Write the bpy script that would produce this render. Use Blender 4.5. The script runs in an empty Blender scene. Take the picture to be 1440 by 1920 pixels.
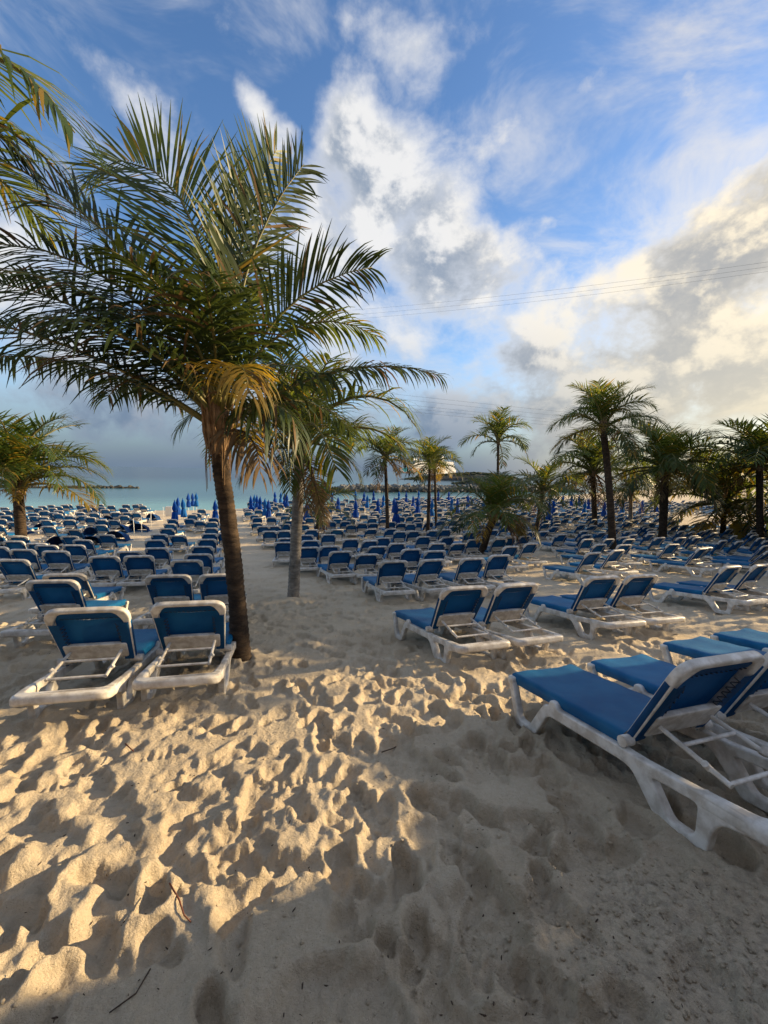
import bpy, bmesh, math, random
import numpy as np
from mathutils import Vector, Matrix, Euler

random.seed(7)
RNG = np.random.default_rng(7)
R = math.radians
scene = bpy.context.scene
COL = scene.collection

# ------------------------------------------------------------------ camera
FPX, HCAM = 772.0, 2.10              # focal length in pixels of a 1440x1920 frame, eye height over the datum
ROLL = math.atan(0.0185)
PITCH = math.atan2(76 * math.cos(ROLL), FPX)
R0 = Vector((1, 0, 0)); F0 = Vector((0, math.cos(PITCH), -math.sin(PITCH))); U0 = Vector((0, math.sin(PITCH), math.cos(PITCH)))
CX = R0 * math.cos(ROLL) + U0 * math.sin(ROLL)
CY = U0 * math.cos(ROLL) - R0 * math.sin(ROLL)
CAMLOC = Vector((0, 0, HCAM))
cam = bpy.data.cameras.new('camera'); camo = bpy.data.objects.new('camera', cam); COL.objects.link(camo)
M = Matrix((CX, CY, -F0)).transposed().to_4x4(); M.translation = CAMLOC
camo.matrix_world = M
cam.sensor_fit = 'VERTICAL'; cam.sensor_height = 24.0; cam.sensor_width = 18.0
cam.lens = 24.0 * FPX / 1920.0
cam.clip_start = 0.05; cam.clip_end = 90000
scene.camera = camo

# ------------------------------------------------------------------ sun, sky, exposure
SUN_AZ, SUN_EL = R(72), R(17)        # azimuth from +Y towards +X
SUN = Vector((math.sin(SUN_AZ) * math.cos(SUN_EL), math.cos(SUN_AZ) * math.cos(SUN_EL), math.sin(SUN_EL)))
sl = bpy.data.lights.new('sun', 'SUN'); sl.energy = 5.0; sl.angle = R(0.45); sl.color = (1.0, 0.75, 0.42)
slo = bpy.data.objects.new('sun', sl); COL.objects.link(slo)
slo.rotation_euler = SUN.to_track_quat('Z', 'Y').to_euler(); slo.location = (30, 12, 25)
scene.view_settings.view_transform = 'Standard'; scene.view_settings.look = 'None'
scene.view_settings.exposure = 0.92; scene.view_settings.gamma = 1.0
scene.view_settings.use_curve_mapping = False
scene.cycles.max_bounces = 6; scene.cycles.diffuse_bounces = 3; scene.cycles.glossy_bounces = 2
scene.cycles.transmission_bounces = 3; scene.cycles.transparent_max_bounces = 4
scene.cycles.caustics_reflective = False; scene.cycles.caustics_refractive = False
scene.cycles.use_denoising = True

def ray(px, py):
    v = CX * ((px - 720) / FPX) + CY * ((960 - py) / FPX) + F0
    return v
def at(px, py, Y):
    v = ray(px, py)
    return CAMLOC + v * (Y / v.y)
def topix(p):
    v = Vector(p) - CAMLOC
    d = v.dot(F0)
    return 720 + FPX * v.dot(CX) / d, 960 - FPX * v.dot(CY) / d

class NT:
    """small helper to write node trees"""
    def __init__(s, tree): s.t = tree; s.n = tree.nodes; s.l = tree.links
    def new(s, typ, **kw):
        n = s.n.new(typ)
        for k, v in kw.items():
            setattr(n, k, v)
        return n
    def put(s, sock, v):
        if v is None: return
        if hasattr(v, 'is_output'): s.l.new(v, sock)
        else: sock.default_value = v
    def math(s, op, a, b=None, c=None, clamp=False):
        n = s.new('ShaderNodeMath', operation=op, use_clamp=clamp)
        for i, v in enumerate((a, b, c)): s.put(n.inputs[i], v)
        return n.outputs[0]
    def vmath(s, op, a, b=None, scale=None):
        n = s.new('ShaderNodeVectorMath', operation=op)
        s.put(n.inputs[0], a)
        if b is not None: s.put(n.inputs[1], b)
        if scale is not None: s.put(n.inputs['Scale'], scale)
        return n.outputs['Value'] if op in ('LENGTH', 'DOT_PRODUCT', 'DISTANCE') else n.outputs[0]
    def mix(s, f, a, b, blend='MIX'):
        n = s.new('ShaderNodeMix', data_type='RGBA', blend_type=blend)
        s.put(n.inputs[0], f); s.put(n.inputs[6], a); s.put(n.inputs[7], b)
        return n.outputs[2]
    def rng(s, v, a, b, c=0.0, d=1.0, smooth=True):
        n = s.new('ShaderNodeMapRange', interpolation_type='SMOOTHSTEP' if smooth else 'LINEAR')
        s.put(n.inputs[0], v); s.put(n.inputs[1], a); s.put(n.inputs[2], b); s.put(n.inputs[3], c); s.put(n.inputs[4], d)
        return n.outputs[0]
    def noise(s, vec, scale, detail=2.0, rough=0.5, dist=0.0, lac=2.0):
        n = s.new('ShaderNodeTexNoise')
        if vec is not None: s.l.new(vec, n.inputs['Vector'])
        n.inputs['Scale'].default_value = scale; n.inputs['Detail'].default_value = detail
        n.inputs['Roughness'].default_value = rough; n.inputs['Distortion'].default_value = dist
        n.inputs['Lacunarity'].default_value = lac
        return n.outputs[0]

def col4(c): return (c[0], c[1], c[2], 1.0)

# world: physical sky with cumulus fields laid over it by direction
world = bpy.data.worlds.new('World'); scene.world = world; world.use_nodes = True
world.cycles.sampling_method = 'MANUAL'; world.cycles.sample_map_resolution = 512
w = NT(world.node_tree); w.n.clear()
wo = w.new('ShaderNodeOutputWorld'); bg = w.new('ShaderNodeBackground')
sky = w.new('ShaderNodeTexSky', sky_type='NISHITA'); sky.sun_disc = False
sky.sun_elevation = SUN_EL; sky.sun_rotation = SUN_AZ
sky.altitude = 0; sky.air_density = 1.0; sky.dust_density = 0.6; sky.ozone_density = 2.5
SKYS = 0.085
tc = w.new('ShaderNodeTexCoord'); D = tc.outputs['Generated']
skyc = w.mix(1.0, sky.outputs[0], (SKYS, SKYS, SKYS, 1), 'MULTIPLY')
# (pixel centre, half sizes, tilt, weight) of the cloud banks, turned into directions
CLOUDS = [
 (700, 300, 105, 100, 0, 1.0), (740, 375, 130, 85, 0, 1.0), (910, 290, 120, 70, -20, .70), (850, 465, 120, 70, 15, .95),
 (760, 560, 190, 80, 0, .80), (940, 540, 130, 70, 0, .85), (680, 650, 220, 80, 0, .70), (495, 235, 70, 42, 35, .95), (540, 290, 40, 30, 30, .6),
 (588, 420, 42, 60, 10, 1.0), (600, 500, 80, 52, 0, .75), (775, 40, 120, 50, 10, .72), (800, 105, 60, 38, 30, .62),
 (455, 45, 80, 70, 0, .42), (1150, 115, 36, 80, -25, .44), (1290, 195, 36, 50, -30, .58), (1085, 175, 45, 36, -30, .42),
 (1045, 405, 55, 22, -10, .66), (1240, 30, 60, 60, -20, .40), (1480, 330, 160, 100, -35, 1.0), (1350, 450, 190, 90, -33, 1.0),
 (1190, 560, 190, 90, -30, .95), (1440, 600, 260, 170, -10, 1.0), (1080, 660, 260, 90, -14, .95), (1330, 760, 330, 70, 0, .85),
 (900, 780, 300, 65, 0, .9), (10, 430, 140, 95, 0, 1.0), (300, 360, 80, 60, 0, .95), (280, 215, 110, 50, 25, .74), (130, 560, 200, 70, 0, .8),
 (490, 480, 60, 50, 0, .75), (1150, 760, 300, 75, -6, .8), (1380, 690, 300, 90, -10, .9), (980, 700, 260, 70, -10, .7), (150, 680, 330, 70, 0, .85), (250, 790, 420, 60, 0, 1.0), (560, 760, 300, 60, 0, .9), (-500, 400, 300, 200, 0, .9), (1450, 800, 300, 60, 0, .9), (1950, 250, 420, 250, -20, 1.0)]
nw = w.new('ShaderNodeTexNoise'); w.l.new(D, nw.inputs['Vector']); nw.inputs['Scale'].default_value = 4.5; nw.inputs['Detail'].default_value = 5
DW = w.vmath('ADD', D, w.vmath('SCALE', w.vmath('SUBTRACT', nw.outputs[1], (0.5, 0.5, 0.5)), scale=0.20))
field = None; S1 = None; S2 = None
SKYDIR = [(ray(a[0], a[1]).normalized(), a[2] * 1.12 / FPX / ray(a[0], a[1]).length, a[3] * 1.12 / FPX / ray(a[0], a[1]).length, a[4], a[5]) for a in CLOUDS]
for az, el, rx_, ry_, wt_ in ((150, 35, .5, .3, .9), (190, 25, .6, .3, 1.0), (235, 40, .5, .35, .9), (270, 22, .5, .25, 1.0), (110, 45, .5, .3, 1.0), (330, 75, .4, .4, .8), (80, 72, .35, .35, .9), (200, 65, .4, .4, .8), (300, 48, .35, .25, .8)):  # unseen clouds behind and overhead, added to whiten the sky light
    SKYDIR.append((Vector((math.sin(R(az)) * math.cos(R(el)), math.cos(R(az)) * math.cos(R(el)), math.sin(R(el)))), rx_, ry_, 0, wt_))
for (c, rx, ry, tilt, wt) in SKYDIR:
    rt = c.cross(Vector((0, 0, 1))).normalized(); up = rt.cross(c)
    t = R(-tilt) * -1
    ax = rt * math.cos(t) - up * math.sin(t); ay = rt * math.sin(t) + up * math.cos(t)
    m = Matrix((ax, ay, -c)).transposed()
    mp = w.new('ShaderNodeMapping', vector_type='TEXTURE')
    mp.inputs['Location'].default_value = c; mp.inputs['Rotation'].default_value = m.to_euler()
    mp.inputs['Scale'].default_value = (rx, ry, 0.35)
    w.l.new(DW, mp.inputs['Vector'])
    r = w.vmath('LENGTH', mp.outputs[0])
    g = w.rng(r, 1.45, 0.0, 0.0, wt)
    sx = w.new('ShaderNodeSeparateXYZ'); w.l.new(mp.outputs[0], sx.inputs[0])
    S1 = w.math('ADD', g, 0.001) if S1 is None else w.math('ADD', S1, g)
    S2 = w.math('MULTIPLY', g, sx.outputs[1]) if S2 is None else w.math('MULTIPLY_ADD', g, sx.outputs[1], S2)
hsv = w.new('ShaderNodeHueSaturation'); hsv.inputs['Saturation'].default_value = 1.14; hsv.inputs['Value'].default_value = 1.8; hsv.inputs['Hue'].default_value = 0.505
w.l.new(skyc, hsv.inputs['Color']); skyc = hsv.outputs[0]
sq = w.vmath('MULTIPLY', D, (1.0, 1.0, 1.3))
n1 = w.noise(sq, 5.6, 8.0, 0.60, 0.12)
n2 = w.noise(w.vmath('ADD', sq, tuple(SUN * 0.06 + Vector((0, 0, .025)))), 5.6, 7.0, 0.60, 0.12)
yrel = w.math('DIVIDE', S2, S1)
field = w.math('SUBTRACT', 0.98, w.math('MULTIPLY', w.math('EXPONENT', w.math('MULTIPLY', S1, -1.12)), 0.98))
raw = w.math('ADD', field, w.math('MULTIPLY', w.math('SUBTRACT', n1, 0.5), 1.7))
dens = w.rng(raw, 0.30, 0.90)
veil = w.math('MULTIPLY', w.rng(w.noise(w.vmath('MULTIPLY', D, (1.0, 1.0, 2.2)), 3.4, 6.0, 0.62, 0.5), 0.42, 0.72), 0.55)
dens = w.math('MAXIMUM', dens, veil)
thick = w.rng(raw, 0.50, 0.98)
lit = w.rng(w.math('ADD', w.math('SUBTRACT', n1, n2), w.math('MULTIPLY', yrel, 0.06)), -0.075, 0.095)
sunny = w.rng(w.vmath('DOT_PRODUCT', D, tuple(SUN)), 0.42, 0.97)
zz = w.vmath('DOT_PRODUCT', D, (0, 0, 1))
low = w.rng(zz, 0.02, 0.36, 1.0, 0.0)
white = w.mix(sunny, (0.66, 0.65, 0.635, 1), (0.82, 0.70, 0.49, 1))
grey = w.mix(sunny, (0.215, 0.26, 0.33, 1), (0.34, 0.325, 0.295, 1))
body = w.math('MULTIPLY', thick, w.math('SUBTRACT', 1.0, w.math('MULTIPLY', lit, 0.9)))
cc = w.mix(body, white, grey)
hz = w.mix(sunny, (0.085, 0.135, 0.215, 1), (0.58, 0.51, 0.37, 1))
cc = w.mix(w.math('MULTIPLY', low, 0.88), cc, hz)
skyc = w.mix(w.rng(zz, 0.0, 0.20, 0.92, 0.0), skyc, hz)
final = w.mix(w.math('MULTIPLY', dens, 0.95), skyc, cc)
w.l.new(final, bg.inputs['Color']); bg.inputs['Strength'].default_value = 0.78
w.l.new(bg.outputs[0], wo.inputs['Surface'])

# ------------------------------------------------------------------ materials
MAT = {}
def mat(name, base, rough=0.6, spec=0.3, var=None, vscale=8.0, bump=0.0, bscale=60.0, trans=None, rand=0.0, detail=4.0, coord='Object'):
    m = bpy.data.materials.new(name); m.use_nodes = True
    t = NT(m.node_tree); b = t.n['Principled BSDF']; out = t.n['Material Output']
    b.inputs['Roughness'].default_value = rough; b.inputs['Specular IOR Level'].default_value = spec
    tcn = t.new('ShaderNodeTexCoord'); vec = tcn.outputs[coord]
    c = col4(base)
    if var is not None:
        f = t.rng(t.noise(vec, vscale, detail, 0.6), 0.36, 0.66)
        c = t.mix(f, col4(base), col4(var))
    if rand:
        oi = t.new('ShaderNodeObjectInfo')
        h = t.new('ShaderNodeHueSaturation'); t.put(h.inputs['Color'], c)
        t.put(h.inputs['Value'], t.rng(oi.outputs['Random'], 0, 1, 1 - rand, 1 + rand, False))
        t.put(h.inputs['Saturation'], t.rng(t.math('FRACT', t.math('MULTIPLY', oi.outputs['Random'], 7.31)), 0, 1, 1 - rand * .08, 1 + rand * .3, False))
        c = h.outputs[0]
    t.put(b.inputs['Base Color'], c)
    if bump:
        bn = t.new('ShaderNodeBump'); bn.inputs['Strength'].default_value = bump; bn.inputs['Distance'].default_value = 0.01
        t.put(bn.inputs['Height'], t.noise(vec, bscale, 3.0, 0.6)); t.l.new(bn.outputs[0], b.inputs['Normal'])
    if trans is not None:
        tr = t.new('ShaderNodeBsdfTranslucent'); t.put(tr.inputs['Color'], col4(trans[1]))
        mx = t.new('ShaderNodeMixShader'); mx.inputs[0].default_value = trans[0]
        t.l.new(b.outputs[0], mx.inputs[1]); t.l.new(tr.outputs[0], mx.inputs[2]); t.l.new(mx.outputs[0], out.inputs['Surface'])
    MAT[name] = m
    return m
mat('resin', (0.67, 0.645, 0.595), 0.45, 0.35, (0.45, 0.41, 0.355), 11, 0.10, 120, rand=0.06)
mat('resin_dirty', (0.62, 0.58, 0.50), 0.5, 0.35, (0.34, 0.27, 0.20), 22, 0.1, 90)
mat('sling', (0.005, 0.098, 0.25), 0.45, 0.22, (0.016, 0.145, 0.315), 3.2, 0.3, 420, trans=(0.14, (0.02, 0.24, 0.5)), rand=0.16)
mat('sling_shaded', (0.004, 0.052, 0.155), 0.6, 0.15, (0.009, 0.08, 0.21), 3.2, 0.3, 420, trans=(0.10, (0.02, 0.16, 0.42)), rand=0.16)  # darker copy of the sling blue; shade on the backs is in the colour
mat('cord', (0.02, 0.03, 0.05), 0.7)
mat('parasol_blue', (0.008, 0.055, 0.27), 0.75, 0.15, (0.012, 0.075, 0.33), 6, 0.1, 80, trans=(0.12, (0.02, 0.15, 0.5)), rand=0.14)
mat('parasol_teal', (0.010, 0.11, 0.36), 0.75, 0.15, (0.012, 0.13, 0.4), 6, 0.1, 80, trans=(0.12, (0.02, 0.2, 0.5)))
mat('navy_canvas', (0.006, 0.03, 0.10), 0.75, 0.2, (0.01, 0.06, 0.18), 3, 0.1, 90, rand=0.15)
mat('pole_white', (0.7, 0.68, 0.62), 0.4)
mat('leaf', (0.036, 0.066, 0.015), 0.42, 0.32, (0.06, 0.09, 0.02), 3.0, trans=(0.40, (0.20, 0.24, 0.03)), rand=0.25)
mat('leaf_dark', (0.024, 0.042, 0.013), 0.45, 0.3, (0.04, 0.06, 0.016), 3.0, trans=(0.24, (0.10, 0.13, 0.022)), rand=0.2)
mat('leaf_yellow', (0.16, 0.135, 0.025), 0.5, 0.3, (0.22, 0.15, 0.03), 2.0, trans=(0.42, (0.5, 0.32, 0.03)), rand=0.2)
mat('leaf_dead', (0.17, 0.115, 0.06), 0.8, 0.15, (0.10, 0.065, 0.035), 4.0, trans=(0.2, (0.3, 0.17, 0.06)), rand=0.15)
mat('midrib', (0.13, 0.13, 0.04), 0.45, 0.3, (0.17, 0.14, 0.05), 4)
mat('boot', (0.15, 0.095, 0.055), 0.85, 0.15, (0.28, 0.18, 0.10), 9, 0.5, 40)
mat('rock', (0.12, 0.115, 0.105), 0.9, 0.15, (0.25, 0.24, 0.22), 0.8, 0.6, 4, rand=0.25)
mat('rock_dark', (0.045, 0.045, 0.04), 0.9, 0.15, (0.09, 0.085, 0.07), 0.5, 0.6, 3, rand=0.2)
mat('scrub', (0.03, 0.04, 0.02), 0.9, 0.1, (0.07, 0.07, 0.04), 0.4, 0.6, 2)
mat('wire', (0.05, 0.05, 0.055), 0.6)
mat('twig', (0.06, 0.04, 0.025), 0.8); mat('twig_red', (0.16, 0.05, 0.025), 0.8)
mat('timber', (0.16, 0.11, 0.07), 0.8, 0.2, (0.24, 0.17, 0.11), 6, 0.3, 30)
mat('thatch', (0.18, 0.13, 0.07), 0.95, 0.1, (0.26, 0.2, 0.11), 12, 0.6, 40)
mat('ship_white', (0.80, 0.78, 0.74), 0.45); mat('ship_dark', (0.10, 0.13, 0.17), 0.3, 0.5)
mat('red_cloth', (0.5, 0.03, 0.03), 0.8); mat('white_cloth', (0.75, 0.73, 0.7), 0.8)

def trunk_mat(name, a, b, ring):
    m = bpy.data.materials.new(name); m.use_nodes = True
    t = NT(m.node_tree); bs = t.n['Principled BSDF']; bs.inputs['Roughness'].default_value = 0.85; bs.inputs['Specular IOR Level'].default_value = 0.2
    tcn = t.new('ShaderNodeTexCoord'); v = tcn.outputs['Object']
    vs = t.vmath('MULTIPLY', v, (3.0, 3.0, ring))
    f = t.rng(t.noise(vs, 2.0, 5.0, 0.65, 0.6), 0.35, 0.68)
    f2 = t.rng(t.noise(v, 7.0, 4.0, 0.6), 0.45, 0.7)
    c = t.mix(f, col4(a), col4(b)); c = t.mix(t.math('MULTIPLY', f2, 0.55), c, col4([x * .45 for x in a]))
    t.put(bs.inputs['Base Color'], c)
    bn = t.new('ShaderNodeBump'); bn.inputs['Strength'].default_value = 0.7; bn.inputs['Distance'].default_value = 0.02
    t.put(bn.inputs['Height'], t.noise(vs, 5.0, 5.0, 0.7)); t.l.new(bn.outputs[0], bs.inputs['Normal'])
    MAT[name] = m
trunk_mat('trunk_brown', (0.030, 0.021, 0.015), (0.082, 0.055, 0.034), 9.0)
trunk_mat('trunk_grey', (0.16, 0.145, 0.125), (0.30, 0.27, 0.235), 9.0)

def sand_material():
    m = bpy.data.materials.new('sand'); m.use_nodes = True; MAT['sand'] = m
    t = NT(m.node_tree); b = t.n['Principled BSDF']; b.inputs['Roughness'].default_value = 0.95; b.inputs['Specular IOR Level'].default_value = 0.12
    g = t.new('ShaderNodeNewGeometry'); P = g.outputs['Position']
    n1 = t.rng(t.noise(P, 1.3, 5, .6), .35, .65)
    n2 = t.rng(t.noise(P, 420, 2, .7), .30, .72)
    n3 = t.rng(t.noise(P, 38, 4, .65), .35, .7)
    c = t.mix(n1, (0.64, 0.535, 0.385, 1), (0.57, 0.465, 0.325, 1))
    c = t.mix(t.math('MULTIPLY', n2, .45), c, (0.36, 0.285, 0.195, 1))
    c = t.mix(t.math('MULTIPLY', n3, .25), c, (0.74, 0.64, 0.49, 1))
    spk = t.rng(t.noise(P, 160, 1, .5), .745, .775)
    c = t.mix(t.math('MULTIPLY', spk, .8), c, (0.07, 0.05, 0.04, 1))
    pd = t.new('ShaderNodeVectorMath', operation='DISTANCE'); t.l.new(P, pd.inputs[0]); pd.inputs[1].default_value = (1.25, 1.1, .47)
    dark_mottle = t.math('MULTIPLY', t.rng(t.math('ADD', pd.outputs['Value'], t.math('MULTIPLY', t.noise(P, 5.5, 5, .65), 1.3)), 1.55, 1.05), t.rng(t.noise(P, 26, 4, .7), .40, .66))
    c = t.mix(t.math('MULTIPLY', dark_mottle, .5), c, (0.26, 0.215, 0.165, 1))  # darker brown mottling round the clodded patch
    patch = t.rng(t.noise(P, 3.2, 6, .7, .4), .55, .70)
    c = t.mix(t.math('MULTIPLY', patch, .30), c, (0.42, 0.345, 0.26, 1))
    sep = t.new('ShaderNodeSeparateXYZ'); t.l.new(P, sep.inputs[0])
    wet = t.rng(sep.outputs[2], -2.36, -2.56)
    c = t.mix(t.math('MULTIPLY', wet, .5), c, (0.36, 0.29, 0.21, 1))
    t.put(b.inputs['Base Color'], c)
    b1 = t.new('ShaderNodeBump'); b1.inputs['Strength'].default_value = .8; b1.inputs['Distance'].default_value = .006
    t.put(b1.inputs['Height'], t.noise(P, 330, 3, .75))
    b2 = t.new('ShaderNodeBump'); b2.inputs['Strength'].default_value = .85; b2.inputs['Distance'].default_value = .03
    t.put(b2.inputs['Height'], t.noise(P, 42, 5, .68)); t.l.new(b1.outputs[0], b2.inputs['Normal'])
    t.l.new(b2.outputs[0], b.inputs['Normal'])
sand_material()

def water_material():
    m = bpy.data.materials.new('water'); m.use_nodes = True; MAT['water'] = m
    t = NT(m.node_tree); b = t.n['Principled BSDF']
    g = t.new('ShaderNodeNewGeometry'); P = g.outputs['Position']
    sep = t.new('ShaderNodeSeparateXYZ'); t.l.new(P, sep.inputs[0])
    y = t.math('ADD', sep.outputs[1], t.math('MULTIPLY', sep.outputs[0], -0.35))
    y = t.math('ADD', y, t.math('MULTIPLY', t.math('SUBTRACT', t.noise(P, .03, 3, .5), .5), 24))
    shallow = t.rng(y, 42, 85, 1.0, 0.0)
    deep = t.rng(y, 75, 260, 0.0, 1.0)
    c = t.mix(shallow, (0.065, 0.165, 0.20, 1), (0.22, 0.44, 0.41, 1))
    c = t.mix(deep, c, (0.022, 0.055, 0.09, 1))
    t.put(b.inputs['Base Color'], c)
    b.inputs['Roughness'].default_value = 0.2; b.inputs['IOR'].default_value = 1.33; b.inputs['Specular IOR Level'].default_value = 0.2
    sc = t.vmath('MULTIPLY', P, (1.0, 1.6, 1.0))
    bp = t.new('ShaderNodeBump'); bp.inputs['Strength'].default_value = .42; bp.inputs['Distance'].default_value = .12
    t.put(bp.inputs['Height'], t.math('ADD', t.noise(sc, 1.1, 4, .6), t.math('MULTIPLY', t.noise(sc, .12, 3, .5), 2.0)))
    t.l.new(bp.outputs[0], b.inputs['Normal'])
water_material()

def hull_art_material():
    m = bpy.data.materials.new('hull_art'); m.use_nodes = True; MAT['hull_art'] = m
    t = NT(m.node_tree); b = t.n['Principled BSDF']; b.inputs['Roughness'].default_value = .4
    tcn = t.new('ShaderNodeTexCoord')
    n = t.noise(tcn.outputs['Object'], .035, 2, .5, 1.2)
    cr = t.new('ShaderNodeValToRGB'); t.l.new(n, cr.inputs[0]); cr.color_ramp.interpolation = 'CONSTANT'
    e = cr.color_ramp.elements; e[0].position = 0; e[0].color = (.03, .28, .33, 1); e[1].position = .42; e[1].color = (.75, .74, .7, 1)
    for p, c in ((.5, (.75, .28, .12, 1)), (.56, (.12, .4, .36, 1)), (.62, (.8, .5, .4, 1))):
        x = e.new(p); x.color = c
    t.l.new(cr.outputs[0], b.inputs['Base Color'])
hull_art_material()

# ------------------------------------------------------------------ mesh helpers
class MB:
    def __init__(s): s.v = []; s.f = []; s.mi = []
    def add(s, verts, faces, mi=0):
        o = len(s.v); s.v.extend([tuple(p) for p in verts]); s.f.extend([tuple(i + o for i in f) for f in faces]); s.mi.extend([mi] * len(faces))
    def box(s, c, d, rot=None, mi=0):
        vs = []
        for sx in (-1, 1):
            for sy in (-1, 1):
                for sz in (-1, 1):
                    p = Vector((sx * d[0] / 2, sy * d[1] / 2, sz * d[2] / 2))
                    if rot is not None: p = rot @ p
                    vs.append(p + Vector(c))
        s.add(vs, [(0, 1, 3, 2), (4, 6, 7, 5), (0, 4, 5, 1), (2, 3, 7, 6), (0, 2, 6, 4), (1, 5, 7, 3)], mi)
    def tube(s, pts, rad, n=8, caps=True, mi=0, ring=None):
        pts = [Vector(p) for p in pts]
        if not hasattr(rad, '__len__'): rad = [rad] * len(pts)
        vs = []; fs = []; up = None
        for i, p in enumerate(pts):
            tg = (pts[min(i + 1, len(pts) - 1)] - pts[max(i - 1, 0)]).normalized()
            if up is None:
                up = Vector((0, 0, 1)) if abs(tg.z) < .9 else Vector((1, 0, 0))
            sd = tg.cross(up).normalized(); up = sd.cross(tg).normalized()
            for k in range(n):
                a = 2 * math.pi * k / n
                q = rad[i] * (1 if ring is None else ring(i, k, n))
                vs.append(p + (sd * math.cos(a) + up * math.sin(a)) * q)
        for i in range(len(pts) - 1):
            for k in range(n):
                a = i * n + k; b2 = i * n + (k + 1) % n
                fs.append((a, b2, b2 + n, a + n))
        if caps:
            fs.append(tuple(range(n - 1, -1, -1))); fs.append(tuple(range((len(pts) - 1) * n, len(pts) * n)))
        s.add(vs, fs, mi)
    def grid(s, P, mi=0):
        h = len(P); wd = len(P[0]); vs = [p for r in P for p in r]
        s.add(vs, [(i * wd + j, i * wd + j + 1, (i + 1) * wd + j + 1, (i + 1) * wd + j) for i in range(h - 1) for j in range(wd - 1)], mi)
    def mesh(s, name, mats, smooth=False, angle=None):
        me = bpy.data.meshes.new(name); me.from_pydata(s.v, [], s.f)
        for m in (mats if isinstance(mats, (list, tuple)) else [mats]): me.materials.append(MAT[m])
        if any(s.mi): me.polygons.foreach_set('material_index', s.mi)
        if smooth: me.polygons.foreach_set('use_smooth', [True] * len(me.polygons))
        if smooth and angle: me.set_sharp_from_angle(angle=R(angle))
        me.update()
        return me

def link(name, me, parent=None, loc=None, rot=None):
    o = bpy.data.objects.new(name, me); COL.objects.link(o)
    if parent is not None: o.parent = parent
    if loc is not None: o.location = loc
    if rot is not None: o.rotation_euler = rot
    return o
def tag(o, label=None, cat=None, group=None, kind=None):
    if label: o['label'] = label
    if cat: o['category'] = cat
    if group: o['group'] = group
    if kind: o['kind'] = kind
    return o
def thing(name, label, cat, loc=(0, 0, 0), rot=(0, 0, 0), group=None):
    o = bpy.data.objects.new(name, None); COL.objects.link(o); o.empty_display_size = .2
    o.location = loc; o.rotation_euler = rot
    return tag(o, label, cat, group)

def curve_solid(name, outlines, half, bevel, matname, xf, bres=2):
    """flat outline(s), holes allowed, thickened and edge-rounded, then put through xf"""
    cu = bpy.data.curves.new(name, 'CURVE'); cu.dimensions = '2D'; cu.fill_mode = 'BOTH'
    cu.extrude = max(half - bevel, 0); cu.bevel_depth = bevel; cu.bevel_resolution = bres; cu.offset = -bevel
    for ol in outlines:
        sp = cu.splines.new('POLY'); sp.points.add(len(ol) - 1); sp.use_cyclic_u = True
        for p, q in zip(sp.points, ol): p.co = (q[0], q[1], 0, 1)
    ob = bpy.data.objects.new(name, cu)
    me = bpy.data.meshes.new_from_object(ob)
    bpy.data.objects.remove(ob); bpy.data.curves.remove(cu)
    me.name = name
    for v in me.vertices: v.co = Vector(xf(v.co))
    me.materials.clear(); me.materials.append(MAT[matname])
    me.polygons.foreach_set('use_smooth', [True] * len(me.polygons)); me.set_sharp_from_angle(angle=R(38)); me.update()
    return me

def fillet(pts, rads, n=4):
    out = []
    N = len(pts)
    for i in range(N):
        p = Vector(pts[i]); a = Vector(pts[i - 1]); b = Vector(pts[(i + 1) % N]); r = rads[i] if hasattr(rads, '__len__') else rads
        da = (a - p); db = (b - p)
        d = min(r, da.length * .45, db.length * .45)
        if d < 1e-4: out.append(tuple(p)); continue
        p0 = p + da.normalized() * d; p1 = p + db.normalized() * d
        for k in range(n + 1):
            t = k / n
            out.append(tuple(p0 * (1 - t) ** 2 + p * 2 * t * (1 - t) + p1 * t * t))
    return out

# ------------------------------------------------------------------ terrain
SEA = -2.60
def sea_pt(px, py):
    v = ray(px, py); t = (SEA - HCAM) / v.z
    return CAMLOC + v * t
SHORE_PX = [(-260, 962), (0, 959), (200, 957.5), (380, 957), (470, 953), (560, 949), (640, 946), (760, 942), (860, 939), (960, 935), (1060, 929), (1150, 921), (1300, 916), (1420, 915)]
SH = [(p.x, p.y) for p in (sea_pt(*q) for q in SHORE_PX)]
SHX = np.array([-400, -80] + [p[0] for p in SH] + [600]); SHY = np.array([30, 40] + [p[1] for p in SH] + [330])
def base_z(x, y):
    x = np.asarray(x, float); y = np.asarray(y, float)
    yy = np.maximum(y, 4.4)
    z = np.where(y < 4.4, -0.142 * (np.maximum(y, -6) - 4.4), -2.40 * (1 - np.exp(-(yy - 4.4) / 15.5)))
    z = z + 0.022 * np.clip(x, -8, 12) * np.exp(-np.maximum(y, 0) / 25)
    d = (np.interp(x, SHX, SHY) - y)
    shore = SEA + np.where(d > 0, .055 * np.minimum(d, 60), .09 * np.maximum(d, -40))
    k = .10
    h = np.clip(.5 + .5 * (shore - z) / k, 0, 1)
    return shore * (1 - h) + z * h - k * h * (1 - h)
def gz(x, y): return float(base_z(x, y))
def ground_at(px, py, up=0.0):
    """where the ray through a picture point meets the sand raised by up"""
    v = ray(px, py); lo, hi = .3, 400.0
    f = lambda Y: (HCAM + v.z / v.y * Y) - (gz(v.x / v.y * Y, Y) + up)
    Ys = np.geomspace(.5, 400, 400); prev = Ys[0]
    for Y in Ys:
        if f(Y) < 0:
            lo, hi = prev, Y; break
        prev = Y
    for _ in range(40):
        m = (lo + hi) / 2
        if f(m) > 0: lo = m
        else: hi = m
    x = v.x / v.y * lo
    return x, lo, gz(x, lo)

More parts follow.
